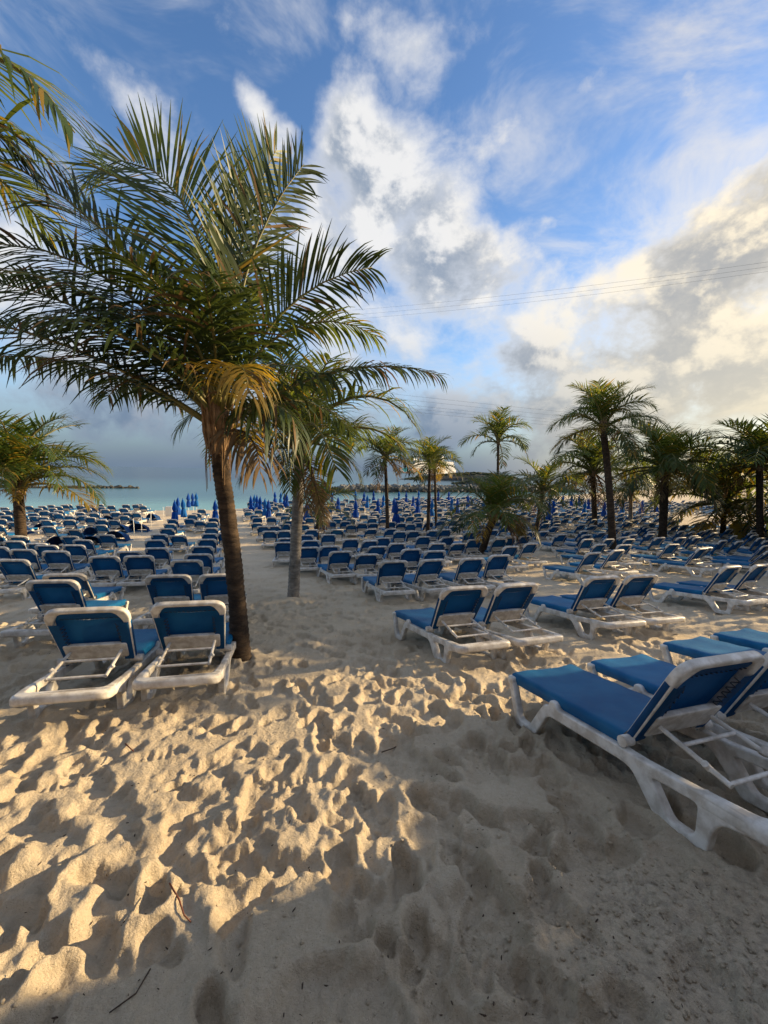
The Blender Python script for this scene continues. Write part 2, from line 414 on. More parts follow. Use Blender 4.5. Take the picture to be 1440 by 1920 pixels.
def hash2(ix, iy, seed):
    h = (ix.astype(np.int64) * 374761393 + iy.astype(np.int64) * 668265263 + seed * 974634777) & 0x7fffffff
    h = ((h ^ (h >> 13)) * 1274126177) & 0x7fffffff
    return ((h ^ (h >> 16)) & 0xffff) / 65535.0
def vnoise(x, y, seed=0):
    ix = np.floor(x); iy = np.floor(y); fx = x - ix; fy = y - iy
    fx = fx * fx * (3 - 2 * fx); fy = fy * fy * (3 - 2 * fy)
    a = hash2(ix, iy, seed); b = hash2(ix + 1, iy, seed); c = hash2(ix, iy + 1, seed); d = hash2(ix + 1, iy + 1, seed)
    return (a * (1 - fx) + b * fx) * (1 - fy) + (c * (1 - fx) + d * fx) * fy - .5
def fbm(x, y, o, seed=0, g=.5):
    s = 0; a = 1
    for i in range(o):
        s = s + a * vnoise(x * 2 ** i + 17.3 * i, y * 2 ** i - 9.1 * i, seed + i); a *= g
    return s

def build_sand():
    APX, APY = 0.0, -1.2
    th = np.concatenate([np.linspace(-180, -58, 36)[:-1], np.linspace(-58, 58, 860), np.linspace(58, 180, 36)[1:]])
    th = np.radians(th)
    rr = np.concatenate([[.25, .6], np.geomspace(1.1, 60, 640), np.geomspace(63, 900, 40)])
    T, RR = np.meshgrid(th, rr)
    X = APX + RR * np.sin(T); Y = APY + RR * np.cos(T)
    Z = base_z(X, Y)
    dist = np.hypot(X, Y)
    fade = np.clip(1 - (dist - 26) / 30, 0.12, 1)
    # soft, trodden sand
    nearf = np.clip(1 - (dist - 9) / 8, 0, 1)
    h = .030 * fbm(X / 1.3, Y / 1.3, 2, 3) + (.016 + .020 * np.clip((dist - 6) / 5, 0, 1)) * fbm(X / .45, Y / .45, 3, 11) * fade
    # raked, clodded patch at the lower right of the walkway
    rx, ry = X - 1.15, Y - 1.15
    rake = np.clip(1.15 - np.hypot((rx * .8 + ry * .6) / .85, (-rx * .6 + ry * .8) / .72), 0, 1)
    rake = np.minimum(rake * 1.3, 1) * np.clip(.75 + 1.2 * fbm(X / .22, Y / .22, 2, 203), 0, 1)
    h = h * (1 - .55 * rake) + rake * (.062 * np.abs(fbm(X / .065, Y / .065, 3, 51, .6)) + .030 * fbm((X + Y * .6) / .05, (Y - X * .6) / .25, 2, 77))
    rng = np.random.default_rng(21)
    lth0 = math.radians(-58); dth = math.radians(116) / 859; i0 = 35
    lr0 = math.log(1.1); dlr = math.log(60 / 1.1) / 639; j0 = 2
    def stamp(cx, cy, ang, a, b, dep, rim, tread=0, foot=0):
        r = math.hypot(cx - APX, cy - APY); t = math.atan2(cx - APX, cy - APY); m = max(a, b) * 1.9
        ia = int((t - m / r - lth0) / dth) + i0; ib = int((t + m / r - lth0) / dth) + i0 + 2
        ja = int((math.log(max(r - m, .3)) - lr0) / dlr) + j0; jb = int((math.log(r + m) - lr0) / dlr) + j0 + 2
        ia = max(ia, 0); ja = max(ja, 0); ib = min(ib, len(th)); jb = min(jb, len(rr))
        if ib - ia < 3 or jb - ja < 3: return
        sl_ = (slice(ja, jb), slice(ia, ib))
        dx = X[sl_] - cx; dy = Y[sl_] - cy
        u = dx * math.cos(ang) + dy * math.sin(ang); v = -dx * math.sin(ang) + dy * math.cos(ang)
        wob = 1 + .55 * vnoise(dx / .09 + cx * 9, dy / .09 + cy * 7, 5) + .25 * vnoise(dx / .035 + cx * 5, dy / .035 + cy * 3, 6)
        if foot:                                    # heel and ball of a foot
            q = np.minimum(np.hypot((u - .38 * a) / (a * .66), v / b), np.hypot((u + .55 * a) / (a * .50), v / (b * .80))) * wob
        else:
            q = np.hypot(u / a, v / (b * (1 + .25 * u / a))) * wob
        s = np.clip((1.06 - q) / .40, 0, 1); s = s * s * (3 - 2 * s)
        loc = h[sl_]; mean = float(loc.mean())
        new = loc * (1 - .7 * s) + .7 * s * mean - dep * s
        new = new + rim * np.exp(-((q - 1.3) / .32) ** 2) * (1 + .6 * np.cos(np.arctan2(v, u) - 1.0))
        if tread:
            new = new + .008 * s * np.sin(u / .0075 * .9)
        h[sl_] = new
    # scuffs, then walking lines
    for k in range(800):
        y = 1.0 + 12.5 * rng.random() ** 1.25
        x = rng.uniform(-1.15, 1.15) * (y + 1.0)
        if abs(x - 1.15) < .7 and abs(y - 1.1) < .5 and rng.random() < .8: continue
        deep = rng.uniform(.010, .036)
        if (x > .1 * y and y < 3.5) or y < 1.7: deep *= 1.6
        stamp(x, y, rng.uniform(0, 6.28), rng.uniform(.10, .21), rng.uniform(.07, .12), deep, deep * rng.uniform(.05, .2))
    for k in range(300):
        y = 1.2 + 12 * rng.random() ** 1.3; x = rng.uniform(-1.1, 1.1) * (y + .8)
        hd = rng.normal(math.radians(100), .55) + (math.pi if rng.random() < .5 else 0)
        dp = rng.uniform(.022, .046); tr = rng.random() < .3
        for i_ in range(int(rng.integers(4, 15))):
            sdv = .10 * (1 if i_ % 2 else -1)
            cx = x - math.sin(hd) * sdv; cy = y + math.cos(hd) * sdv
            if cy > .85 and not (abs(cx - 1.2) < .55 and abs(cy - 1.1) < .4):
                d_ = dp * rng.uniform(.7, 1.25) * (1.5 if ((cx > .1 * cy and cy < 3.5) or cy < 1.7) else 1)
                stamp(cx, cy, hd + rng.normal(0, .14), rng.uniform(.11, .145), rng.uniform(.052, .074), d_, d_ * rng.uniform(.1, .28), 1 if tr and rng.random() < .7 else 0, 1)
            x += math.cos(hd) * .58; y += math.sin(hd) * .58; hd += rng.normal(0, .09)
    # slump: loose sand keeps no sharp crests
    def blur(a_):
        b_ = a_.copy(); b_[1:-1] = .25 * a_[:-2] + .5 * a_[1:-1] + .25 * a_[2:]; c_ = b_.copy()
        c_[:, 1:-1] = .25 * b_[:, :-2] + .5 * b_[:, 1:-1] + .25 * b_[:, 2:]
        return c_
    hb = blur(h); h = np.where(h > hb, h * .35 + hb * .65, h)
    for (px, py, a) in ((560, 1455, 20), (300, 1412, 25), (80, 1470, 28), (600, 1300, 110), (690, 1300, 95), (640, 1390, 115), (900, 1760, 80), (940, 1740, 70), (390, 1640, 35), (720, 1520, 85), (1050, 1700, 120), (360, 1360, 30), (480, 1480, 100)):
        x, y, z = ground_at(px, py)
        stamp(x, y, math.radians(a), .15, .062, .020, .006, 1, 1)
    # crumbs and small clods
    cl = np.clip(fbm(X / .5, Y / .5, 2, 91) * 2.2 + .45, 0, 1)
    h = h + nearf * (.015 * fbm(X / .11, Y / .11, 3, 23) + cl * .020 * np.maximum(fbm(X / .034, Y / .034, 2, 61), 0) + .006 * fbm(X / .03, Y / .03, 2, 67))
    # heaped sand round the palm feet
    for (x, y, r_, hh) in HEAPS:
        h = h + hh * np.exp(-((X - x) ** 2 + (Y - y) ** 2) / r_ ** 2)
    cam_d = np.clip((dist - .0) / 1.0, 0, 1)
    Z = Z + h * cam_d
    global HF
    HF = (X, Y, Z, lth0, dth, i0, lr0, dlr, j0, APX, APY)
    nR, nT = X.shape
    V = np.stack([X, Y, Z], -1).reshape(-1, 3)
    ii, jj = np.meshgrid(np.arange(nR - 1), np.arange(nT - 1), indexing='ij')
    a = ii * nT + jj
    F = np.stack([a, a + nT, a + nT + 1, a + 1], -1).reshape(-1, 4)
    V = np.concatenate([V, [[APX, APY, float(base_z(APX, APY))]]])
    me = bpy.data.meshes.new('beach')
    me.vertices.add(len(V)); me.vertices.foreach_set('co', V.ravel())
    nf = len(F); tri = np.stack([np.full(nT - 1, len(V) - 1), np.arange(nT - 1), np.arange(1, nT)], -1)
    loops = np.concatenate([F.ravel(), tri.ravel()]).astype(np.int32)
    starts = np.concatenate([np.arange(nf) * 4, nf * 4 + np.arange(nT - 1) * 3]).astype(np.int32)
    me.loops.add(len(loops)); me.loops.foreach_set('vertex_index', loops)
    me.polygons.add(len(starts)); me.polygons.foreach_set('loop_start', starts)
    me.polygons.foreach_set('use_smooth', np.ones(len(starts), bool))
    me.update(calc_edges=True); me.validate()
    me.materials.append(MAT['sand'])
    o = link('beach', me); tag(o, 'pale trodden beach sand sloping down to the water', None, None, 'structure')

BIG = ground_at(452, 1238); GREY = ground_at(549, 1122)
HEAPS = [(BIG[0], BIG[1], .42, .07), (GREY[0], GREY[1], .5, .06)]
build_sand()
def sand_z(x, y):
    X, Y, Z, lth0, dth, i0, lr0, dlr, j0, ax, ay = HF
    r = math.hypot(x - ax, y - ay); t = math.atan2(x - ax, y - ay)
    i = (t - lth0) / dth + i0; j = (math.log(r) - lr0) / dlr + j0
    i = int(min(max(i, 1), Z.shape[1] - 2) + .5); j = int(min(max(j, 1), Z.shape[0] - 2) + .5)
    return float(Z[j, i])

def build_sea():
    rr = np.concatenate([[1.0, 20], np.geomspace(30, 60000, 60)]); th = np.linspace(0, 2 * math.pi, 121)[:-1]
    V = [(r * math.sin(t), r * math.cos(t), SEA) for r in rr for t in th]; n = len(th)
    F = [(i * n + j, (i + 1) * n + j, (i + 1) * n + (j + 1) % n, i * n + (j + 1) % n) for i in range(len(rr) - 1) for j in range(n)]
    me = bpy.data.meshes.new('sea'); me.from_pydata(V, [], F); me.materials.append(MAT['water']); me.update()
    me.flip_normals() if me.polygons[0].normal.z < 0 else None
    tag(link('sea', me), 'calm turquoise sea reaching the horizon', None, None, 'structure')
build_sea()

# ------------------------------------------------------------------ sun loungers
# side profile: s along the length from the front leg (0) to the head end (1.74), z up; local +Y is the foot end
S0 = 0.80
def sp(s, z, x=0.0): return (x, S0 - s, z)
BA = R(50)                                    # slope of the raised back
HINGE = (0.985, 0.335)
def bp(u, v, wv):                             # backrest plane: u across, v up the back, wv towards the head end
    s = HINGE[0] + v * math.cos(BA) + wv * math.sin(BA); z = HINGE[1] + v * math.sin(BA) - wv * math.cos(BA)
    return (u, S0 - s, z)
SIDE = [(-.085, .345), (-.03, .345), (.055, .055), (.165, .055), (.30, .235), (.345, .285), (.385, .29), (.40, .335), (.455, .335), (.475, .292),
        (1.0, .292), (1.1, .285), (1.45, .295), (1.62, .29), (1.62, .215), (1.52, .205), (1.47, .15), (1.43, 0.0), (1.20, 0.0), (1.045, .203), (.98, .215), (.40, .215), (.355, .19), (.225, 0.0), (.005, 0.0)]
SIDE_R = [.02, .02, .03, .03, .03, .03, .015, .02, .02, .015, .0, .1, .05, .03, .03, .04, .04, .02, .03, .06, .04, .04, .04, .03, .03]
HOLE = [(1.165, .222), (1.405, .232), (1.385, .085), (1.36, .062), (1.262, .062)]

def lounger_meshes(level, ba=56):
    """level 0 near (all pieces), 1 middle, 2 far"""
    global BA
    BA = R(ba)
    P = {}
    n = {0: 3, 1: 2, 2: 1}[level]; bev = {0: .011, 1: .008, 2: .0}[level]; br = {0: 2, 1: 1, 2: 0}[level]
    out = fillet([(s, z) for s, z in SIDE], SIDE_R, n) if level < 2 else SIDE
    hole = fillet(HOLE, .03, n) if level < 2 else HOLE
    for nm, sd in (('L', -1), ('R', 1)):
        P['side_frame' + nm] = curve_solid('side_frame', [out, hole], .028, bev, 'resin', lambda c, sd=sd: sp(c.x, c.y, sd * .322 + c.z), br)
    # head bar: rounded U in plan
    o1 = fillet([(-.352, 1.40), (.352, 1.40), (.352, 1.745), (-.352, 1.745)], [.0, .0, .10, .10], 2 + 2 * n)
    i1 = [(-.262, 1.41), (-.262, 1.60), (.262, 1.60), (.262, 1.41)]
    hb = fillet([(-.352, 1.40), (-.285, 1.40), (-.262, 1.645), (.262, 1.645), (.285, 1.40), (.352, 1.40), (.352, 1.745), (-.352, 1.745)], [.01, .01, .05, .05, .01, .01, .11, .11], 2 + n)
    P['head_bar'] = curve_solid('head_bar', [hb], .039, {0: .026, 1: .02, 2: .012}[level], 'resin',
                                lambda c: sp(c.y, .252 + c.z + .022 * (1 - (c.x / .35) ** 2), c.x), {0: 3, 1: 1, 2: 0}[level])
    fb = fillet([(-.352, -.10), (.352, -.10), (.352, -.02), (.29, -.02), (.27, .0), (-.27, .0), (-.29, -.02), (-.352, -.02)], [.05, .05, .01, .01, .02, .02, .01, .01], 2 + n)
    P['foot_bar'] = curve_solid('foot_bar', [fb], .032, {0: .018, 1: .012, 2: .008}[level], 'resin', lambda c: sp(c.y, .316 + c.z, c.x), {0: 2, 1: 1, 2: 0}[level])
    # seat sling
    m = MB()
    prof = [(-.285, .285), (-.312, .290), (-.322, .330), (-.312, .362), (-.285, .372), (-.15, .366), (0, .363), (.15, .366), (.285, .372), (.312, .362), (.322, .330), (.312, .290), (.285, .285)]
    if level == 2: prof = [(-.315, .29), (-.315, .368), (0, .362), (.315, .368), (.315, .29)]
    NS = {0: 26, 1: 8, 2: 2}[level]
    rows = []
    rg = random.Random(3)
    for i in range(NS + 1):
        t = i / NS; s = -.075 + 1.05 * t
        row = []
        for (x, z) in prof:
            zz = z - .012 * math.sin(math.pi * t) * (1 - (x / .33) ** 2)
            if level == 0 and z > .35:
                zz += .005 * math.sin(x * 70 + 4 * t) * math.exp(-t * 9) + .0025 * math.sin(x * 23 + t * 31)
            row.append(sp(s, zz, x * (1 - .02 * math.sin(math.pi * t))))
        rows.append(row)
    m.grid(rows)
    P['seat_sling'] = m.mesh('seat_sling', 'sling', True, 60)
    if level < 2:
        m = MB()
        m.box((0, 0, 0), (.60, .035, .022))
        P['seat_slat'] = m.mesh('seat_slat', 'resin')
    # backrest frame: inverted U of white resin with broad corners
    TOPV = .645
    if level < 2:
        ou = fillet([(-.29, -.03), (-.335, TOPV - .0), (.335, TOPV - .0), (.29, -.03)], [.01, .13, .13, .01], 3 + 2 * n)
        inn = fillet([(-.235, -.03 + .004), (-.265, .50), (-.19, TOPV - .065), (.19, TOPV - .065), (.265, .50), (.235, -.03 + .004)], [.0, .05, .05, .05, .05, .0], n + 1)
        poly = fillet([(-.29, -.03), (-.335, TOPV), (.335, TOPV), (.29, -.03), (.235, -.03), (.272, .50), (.21, TOPV - .04), (-.21, TOPV - .04), (-.272, .50), (-.235, -.03)],
                      [.01, .13, .13, .01, .01, .05, .04, .04, .05, .01], 3 + n)
    else:
        poly = [(-.29, -.03), (-.33, .60), (-.25, TOPV), (.25, TOPV), (.33, .60), (.29, -.03), (.235, -.03), (.262, .52), (.2, TOPV - .04), (-.2, TOPV - .04), (-.262, .52), (-.235, -.03)]
    P['back_frame'] = curve_solid('back_frame', [poly], .026, {0: .013, 1: .009, 2: .0}[level], 'resin', lambda c: bp(c.x, c.y, c.z), {0: 2, 1: 1, 2: 0}[level])
    # backrest sling: front sheet wrapped round the side tubes
    m = MB()
    wrap = [(-.225, .030), (-.30, .034), (-.328, .012), (-.325, -.018), (-.29, -.034), (-.12, -.026), (0, -.022), (.12, -.026), (.29, -.034), (.325, -.018), (.328, .012), (.30, .034), (.225, .030)]
    if level == 2: wrap = [(-.225, .032), (-.325, .032), (-.325, -.032), (0, -.024), (.325, -.032), (.325, .032), (.225, .032)]
    NV = {0: 14, 1: 5, 2: 1}[level]
    rows = []
    for i in range(NV + 1):
        v = .015 + .475 * i / NV
        k = (.296 + .045 * (v + .03) / .73) / .328
        rows.append([bp(u * k, v, wv) for u, wv in wrap])
    m.grid(rows)
    fr = [(-.30, -.032), (-.15, -.027), (0, -.024), (.15, -.027), (.30, -.032)]
    rows = []
    for i in range(5):
        v = .49 + .13 * i / 4; kk = 1 - .16 * (i / 4) ** 2
        rows.append([bp(u * kk, v, wv) for u, wv in fr])
    m.grid(rows)
    # top hem folded back over the bar
    rows = [[bp(u * .86, v, wv) for u in (-.26, -.13, 0, .13, .26)] for v, wv in ((.618, -.03), (.612, .012), (.595, .020), (.545, .012))]
    m.grid(rows)
    P['back_sling'] = m.mesh('back_sling', 'sling_shaded', True, 60)
    # lumbar board
    m = MB()
    m.box((0, 0, 0), (1, 1, 1))
    lb = fillet([(-.25, .06), (.25, .06), (.257, .235), (-.257, .235)], .02, 2)
    P['lumbar_board'] = curve_solid('lumbar_board', [lb], .018, {0: .008, 1: .004, 2: 0}[level], 'resin', lambda c: bp(c.x, c.y, .024 + c.z), {0: 2, 1: 1, 2: 0}[level])
    # prop
    m = MB(); nn = {0: 10, 1: 6, 2: 4}[level]
    top = {}; foot = {}
    for sd in (-1, 1):
        a = Vector(bp(sd * .205, .16, .05)); b = Vector(sp(1.475, .325, sd * .215))
        top[sd] = a; foot[sd] = b
        m.tube([a, b], .0135 if level < 2 else .016, nn)
        if level == 0:
            c = a.lerp(b, .70); m.tube([c + Vector((-.012 * sd, 0, -.012)), c + Vector((.022 * sd, 0, .02))], .018, 8)
    for t in (.34, .97): m.tube([top[-1].lerp(foot[-1], t), top[1].lerp(foot[1], t)], .0115 if level < 2 else .015, nn)
    P['prop'] = m.mesh('prop', 'resin', True, 50)
    if level == 0:
        m = MB()
        m.tube([sp(HINGE[0] + .01, HINGE[1] - .005, -.034), sp(HINGE[0] + .01, HINGE[1] - .005, .034)], .032, 14)
        P['hinge'] = m.mesh('hinge', 'resin', True, 40)
        m = MB(); rg = random.Random(5)
        for sd in (-1, 1):
            for i in range(9):
                v = .10 + .043 * i
                m.tube([bp(sd * .225, v, .036), bp(sd * .196, v + .018, .012)], .0035, 5)
                m.tube([bp(sd * .225, v, .036), bp(sd * .196, v - .02, .012)], .0035, 5)
        for i in range(12):
            u = -.21 + .038 * i
            m.tube([bp(u, .545, .018), bp(u + .02, .525, .002)], .0035, 5)
        P['lacing'] = m.mesh('lacing', 'cord')
    return P
LMV = [[lounger_meshes(i, b_) for i in range(3)] for b_ in (56, 46, 62)]
LM = LMV[0]

def place_lounger(x, y, yaw, level, label, group, sink=.015, dz=0.0, var=0):
    e = .4
    nx = -(gz(x + e, y) - gz(x - e, y)) / (2 * e); ny = -(gz(x, y + e) - gz(x, y - e)) / (2 * e)
    nrm = Vector((nx, ny, 1)).normalized()
    fy = Vector((-math.sin(yaw), math.cos(yaw), 0)); fx = fy.cross(nrm).normalized(); fy = nrm.cross(fx)
    rot = Matrix((fx, fy, nrm)).transposed().to_euler()
    t = thing('sun_lounger', label, 'sun lounger', (x, y, gz(x, y) - sink + dz), rot, group)
    t.scale = (.965, .965, .965)
    Pm = LMV[var][level]
    link('side_frame', Pm['side_frameL'], t); link('side_frame', Pm['side_frameR'], t)
    link('head_bar', Pm['head_bar'], t); link('foot_bar', Pm['foot_bar'], t)
    link('seat_sling', Pm['seat_sling'], t)
    if level == 0:
        for s in (.18, .50, .82): link('seat_slat', Pm['seat_slat'], t, sp(s, .315, 0))
    bf = link('back_frame', Pm['back_frame'], t)
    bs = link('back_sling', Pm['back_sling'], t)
    if level == 0:
        tag(link('lacing', Pm['lacing'], bs), None, None, None, 'stuff'); link('hinge', Pm['hinge'], bf, (-.318, 0, 0)); link('hinge', Pm['hinge'], bf, (.318, 0, 0))
    link('lumbar_board', Pm['lumbar_board'], t)
    link('prop', Pm['prop'], t)
    return t

# loungers read off by the top edge of their backs (picture point of the top edge's middle)
TOPZ, TOPS = .855, 1.40
def yaw_of(x, y):
    return R(np.interp(x, [-12, -3, 0, 3, 6, 14], [6, 12.5, 20, 20, 25, 27]))
def by_top(px, py, yaw=None):
    # backs lean so the top edge stands over the point S0-TOPS behind the centre
    x, y, z = ground_at(px, py, .80)
    a = yaw_of(x, y) if yaw is None else R(yaw)
    d = .62
    return x - d * math.sin(a), y + d * math.cos(a), a
NEAR = [  # px, py of the top edge, yaw, label
 ((-2.56, 3.70), None, 13.2, 'left of the two nearest white loungers beside the big palm trunk, blue back in shade'),
 ((-1.86, 4.01), None, 13.2, 'lounger touching the big palm trunk, its white head bar facing the viewer'),
 ((.78, 4.96), None, 21.8, 'left lounger of the pair standing alone in mid sand, blue seat in side view'),
 ((1.46, 5.21), None, 22.5, 'right lounger of the pair standing alone in mid sand right of the walkway'),
 ((2.95, 6.02), None, 18.5, 'left lounger of the pair behind the huge right-hand lounger, sunlit sand at its head'),
 ((3.66, 6.28), None, 18.5, 'right lounger of the pair behind the huge right-hand lounger'),
]
NEAR += [((6.15, 7.72), None, 25, 'lounger in clear side view at the right edge behind the sunlit pair'), ((6.95, 8.0), None, 25, 'lounger close behind the one in side view at the right edge')]
EXPL = [  # explicit: x, y of the centre, yaw
]
MIDPX = [
 (1180, 1008), (1150, 1012), (1330, 1030), (1440, 1012),
 (80, 1095), (109, 1072.6), (187, 1067), (-28, 1102), (11, 1052.7), (29, 1035.5), (91.5, 1035.5), (184, 1046), (248.6, 1045), (235.7, 1030.7), (288.5, 1029), (130, 1023.6), (281, 1016),
 (77.5, 1024), (148.5, 1014), (102, 1015.7), (192.7, 1004), (159, 1005.8), (124, 1006.4), (86, 1007), (15, 1016), (62, 1016), (24, 1007), (294, 1003), (186, 985), (158, 987), (133.5, 995.7),
 (165, 994.6), (86, 987.7), (57, 988), (210, 975.6), (186, 975), (121.6, 975.6), (96, 976), (21.5, 977), (61, 968.7), (126, 967.7), (150.7, 967.7), (98, 962), (77.5, 962.7), (173, 962.7), (148.5, 962),
 (229, 954), (230, 967.7), (206.7, 968.7), (253, 962), (-20, 1000), (-30, 1020), (-15, 985),
 (306.5, 1084), (405, 1082), (343.7, 1053.7), (409, 1049.6), (365.6, 1041.5), (411.6, 1038), (376.6, 1026), (413.8, 1024), (318, 1014.6), (383, 1012.4), (412, 1011), (330.6, 1002), (389.7, 1001.7), (420, 1001),
 (309, 992), (338, 991), (316, 983), (345, 981), (353, 973.6), (320, 976.7), (357, 966.7), (366, 962.8), (375.7, 955.8), (394, 979.4), (393, 991), (398, 972), (420, 984),
 (638, 1036), (692, 1036), (746, 1054.8), (814.7, 1053), (895, 1050), (948, 1046.5), (777, 1034.7), (824, 1035), (575, 1028), (617, 1025.6), (710, 1021.5), (748, 1020), (864, 1016), (896, 1012.5), (962, 1008.7), (990, 1006.5),
 (965, 1026), (1003, 1021), (660, 1012), (694, 1011.5), (799, 1007.5), (829, 1009.5), (616, 1003.5), (643, 1003), (755, 997.6), (780, 996.8), (583, 1017), (573, 1004.5), (534, 1007), (533, 1018),
 (505, 997), (532, 996.5), (493, 987.5), (517, 987.5), (480, 979), (480, 971.5), (475.7, 966), (465, 959.7), (462.5, 954), (514, 950.7), (522, 959.7), (534, 966), (569, 984.7), (632, 973.6), (647, 974), (583, 996), (600, 983),
 (816, 995.5), (838.6, 994), (696.5, 990), (718, 990), (660, 982.5), (682, 981.7), (774, 984.8), (795, 988), (755, 979.5), (735, 979.5), (700, 972), (721, 972), (754, 971), (772, 970), (790, 971), (683.5, 965.7), (829.5, 977), (854.7, 977),
 (854, 985.6), (786, 962.6), (762, 964), (833, 968.8), (842, 960), (678, 952), (665, 952.5), (700, 948.5), (750, 953), (797, 947), (832.5, 945), (887.5, 1001), (929.5, 991.7), (905, 985), (880, 978), (900, 972), (925, 978), (872, 968), (890, 961), (915, 965), (865, 953), (900, 953),
 (1061.7, 1003), (1045, 986), (1060, 985.6), (1026.5, 975.6), (1049, 976), (1069, 965), (1124, 1039), (1169, 1033.7), (1238.6, 1026), (1275, 1022), (1369, 1017), (1397, 1016), (1113.6, 1014), (1108, 1004), (1134, 1004),
 (1247, 1009.4), (1287, 1009.4), (1315, 1008.7), (1358, 1007), (1384, 1006), (1424, 1004), (1096, 984.4), (1132.7, 980), (1218, 988.6), (1204, 988.6), (1291, 985), (1284, 997), (1301, 995.5), (1322, 993.8), (1183, 997), (1226.5, 1002.5), (1211, 1006), (1455, 1030),
 (1345, 997), (1375, 993), (1400, 990), (1425, 986), (1160, 992), (1085, 1001), (1330, 984), (1260, 983), (1180, 978), (1155, 985)]
spots = []
def free(x, y, dmin=.66):
    for q in spots:
        dx, dy = x - q[0], y - q[1]
        c, s = math.cos(q[2]), math.sin(q[2])
        if abs(dx * c + dy * s) < dmin and abs(-dx * s + dy * c) < 1.35: return False
    return True
rg = random.Random(11)
for px, py, yw, lab in NEAR:
    x, y, a = (*px, R(yw)) if py is None else by_top(px, py, yw); spots.append([x, y, a, lab, 'near'])
# the two pairs at the lower right edge: placed from their legs
def by_legs(pa, pb, yaw_hint=None):
    """front-leg foot and rear-leg foot of the left side frame"""
    A = Vector(ground_at(*pa)); B = Vector(ground_at(*pb))
    d = (A - B); a = math.atan2(-d.x, d.y)
    m = A.lerp(B, (S0 - .11) / (1.32 - .11))
    r = Vector((math.cos(a), math.sin(a), 0))
    c = m + r * .322
    return c.x, c.y, a
fx, fy, fa = by_legs((981, 1357), (1291, 1574))
spots.append([fx, fy, fa, 'huge nearest lounger at the lower right, blue seat and white side frame in view', 'near'])
rv = Vector((math.cos(fa), math.sin(fa)))
spots.append([fx + rv.x * .80, fy + rv.y * .80 + .04, fa - R(1.5), 'lounger close beside the huge nearest one, its back cut by the frame edge', 'near'])
gx, gy, _ = ground_at(1318, 1275)
spots.append([gx + .30, gy - .62 + .08, R(21), 'lounger whose pale foot end enters at the picture edge above the huge nearest one', 'near'])
spots.append([gx + 1.08, gy - .62 + .42, R(21), 'lounger behind the one entering at the picture edge, only its foot end showing', 'near'])
for px, py in MIDPX:
    x, y, a = by_top(px, py)
    a += R(rg.gauss(0, 3.0))
    if free(x, y, .60): spots.append([x, y, a, None, 'mid'])
# the rest of the blocks, set out in pairs wherever the read-off ones leave room; the sand aisles stay open
def in_block(px, py):
    if py < 938: return px > 640
    if px < np.interp(py, [945, 960, 985, 1010, 1060], [285, 262, 185, 196, 195]): return py < 1062
    l = np.interp(py, [950, 975, 1000, 1030, 1060], [362, 322, 300, 245, 250]); r_ = np.interp(py, [950, 975, 1000, 1060], [382, 398, 418, 428])
    if l < px < r_: return 955 < py < 1050
    return px > np.interp(py, [940, 955, 975, 1000, 1025], [470, 462, 476, 500, 560]) and py < np.interp(px, [500, 700, 1000, 1440], [1012, 1020, 1022, 1024])
for Yr in np.arange(9.0, 66, 2.3):
    sx_ = rg.uniform(0, 1)
    for Xr in np.arange(-30, 66, 2.6):
        X2 = Xr + sx_
        if abs(X2) > Yr * 1.05 + 2: continue
        if Yr > np.interp(X2, SHX, SHY) - 3.2: continue
        for q in (0, .80):
            x = X2 + q + rg.uniform(-.12, .12); y = Yr + .25 * q + rg.uniform(-.25, .25)
            px, py = topix((x, y, gz(x, y) + .8))
            if not in_block(px, py): continue
            if px > 1250 and 33 < y < 46: continue          # open sand by the right-hand palms
            if rg.random() < .10: continue
            a = yaw_of(x, y) + R(rg.gauss(0, 4))
            if free(x, y, .62): spots.append([x, y, a, None, 'far'])
spots.sort(key=lambda q: math.hypot(q[0], q[1]))
ORD = ['', 'first', 'second', 'third', 'fourth', 'fifth', 'sixth', 'seventh', 'eighth', 'ninth', 'tenth', 'eleventh', 'twelfth', 'thirteenth', 'fourteenth', 'fifteenth', 'sixteenth', 'seventeenth', 'eighteenth', 'nineteenth', 'twentieth', 'twenty-first', 'twenty-second', 'twenty-third', 'twenty-fourth', 'twenty-fifth', 'twenty-sixth', 'twenty-seventh', 'twenty-eighth']
def zone(x, y):
    px, _ = topix((x, y, gz(x, y) + .6))
    if px < 262: return 'in the block round the left palm'
    if px < 440: return 'in the file left of the big palm'
    if px < 860: return 'in the centre block beyond the grey palm'
    return 'in the block under the right-hand palms'
zrows = {}
for i, q in enumerate(spots[:300]):
    if q[3] is None: zrows.setdefault(zone(q[0], q[1]), []).append(q)
for zn, qs in zrows.items():
    # rows by distance, then left to right within a row
    qs.sort(key=lambda q: -topix((q[0], q[1], gz(q[0], q[1])))[1])
    row = []; rows = []
    for q in qs:
        yy = topix((q[0], q[1], gz(q[0], q[1])))[1]
        if row and row[0][1] - yy > max(7, (row[0][1] - 885) * .085): rows.append(row); row = []
        row.append((q, yy))
    rows.append(row)
    for ri, row in enumerate(rows):
        row.sort(key=lambda e: topix((e[0][0], e[0][1], 0))[0])
        for ci, (q, yy) in enumerate(row):
            if ri + 1 < len(ORD) and ci + 1 < len(ORD):
                q[3] = 'blue lounger %s, %s row, %s from left' % (zn, ORD[ri + 1], ORD[ci + 1])
            else:
                q[3] = 'small distant blue and white lounger %s' % zn
farstuff = []
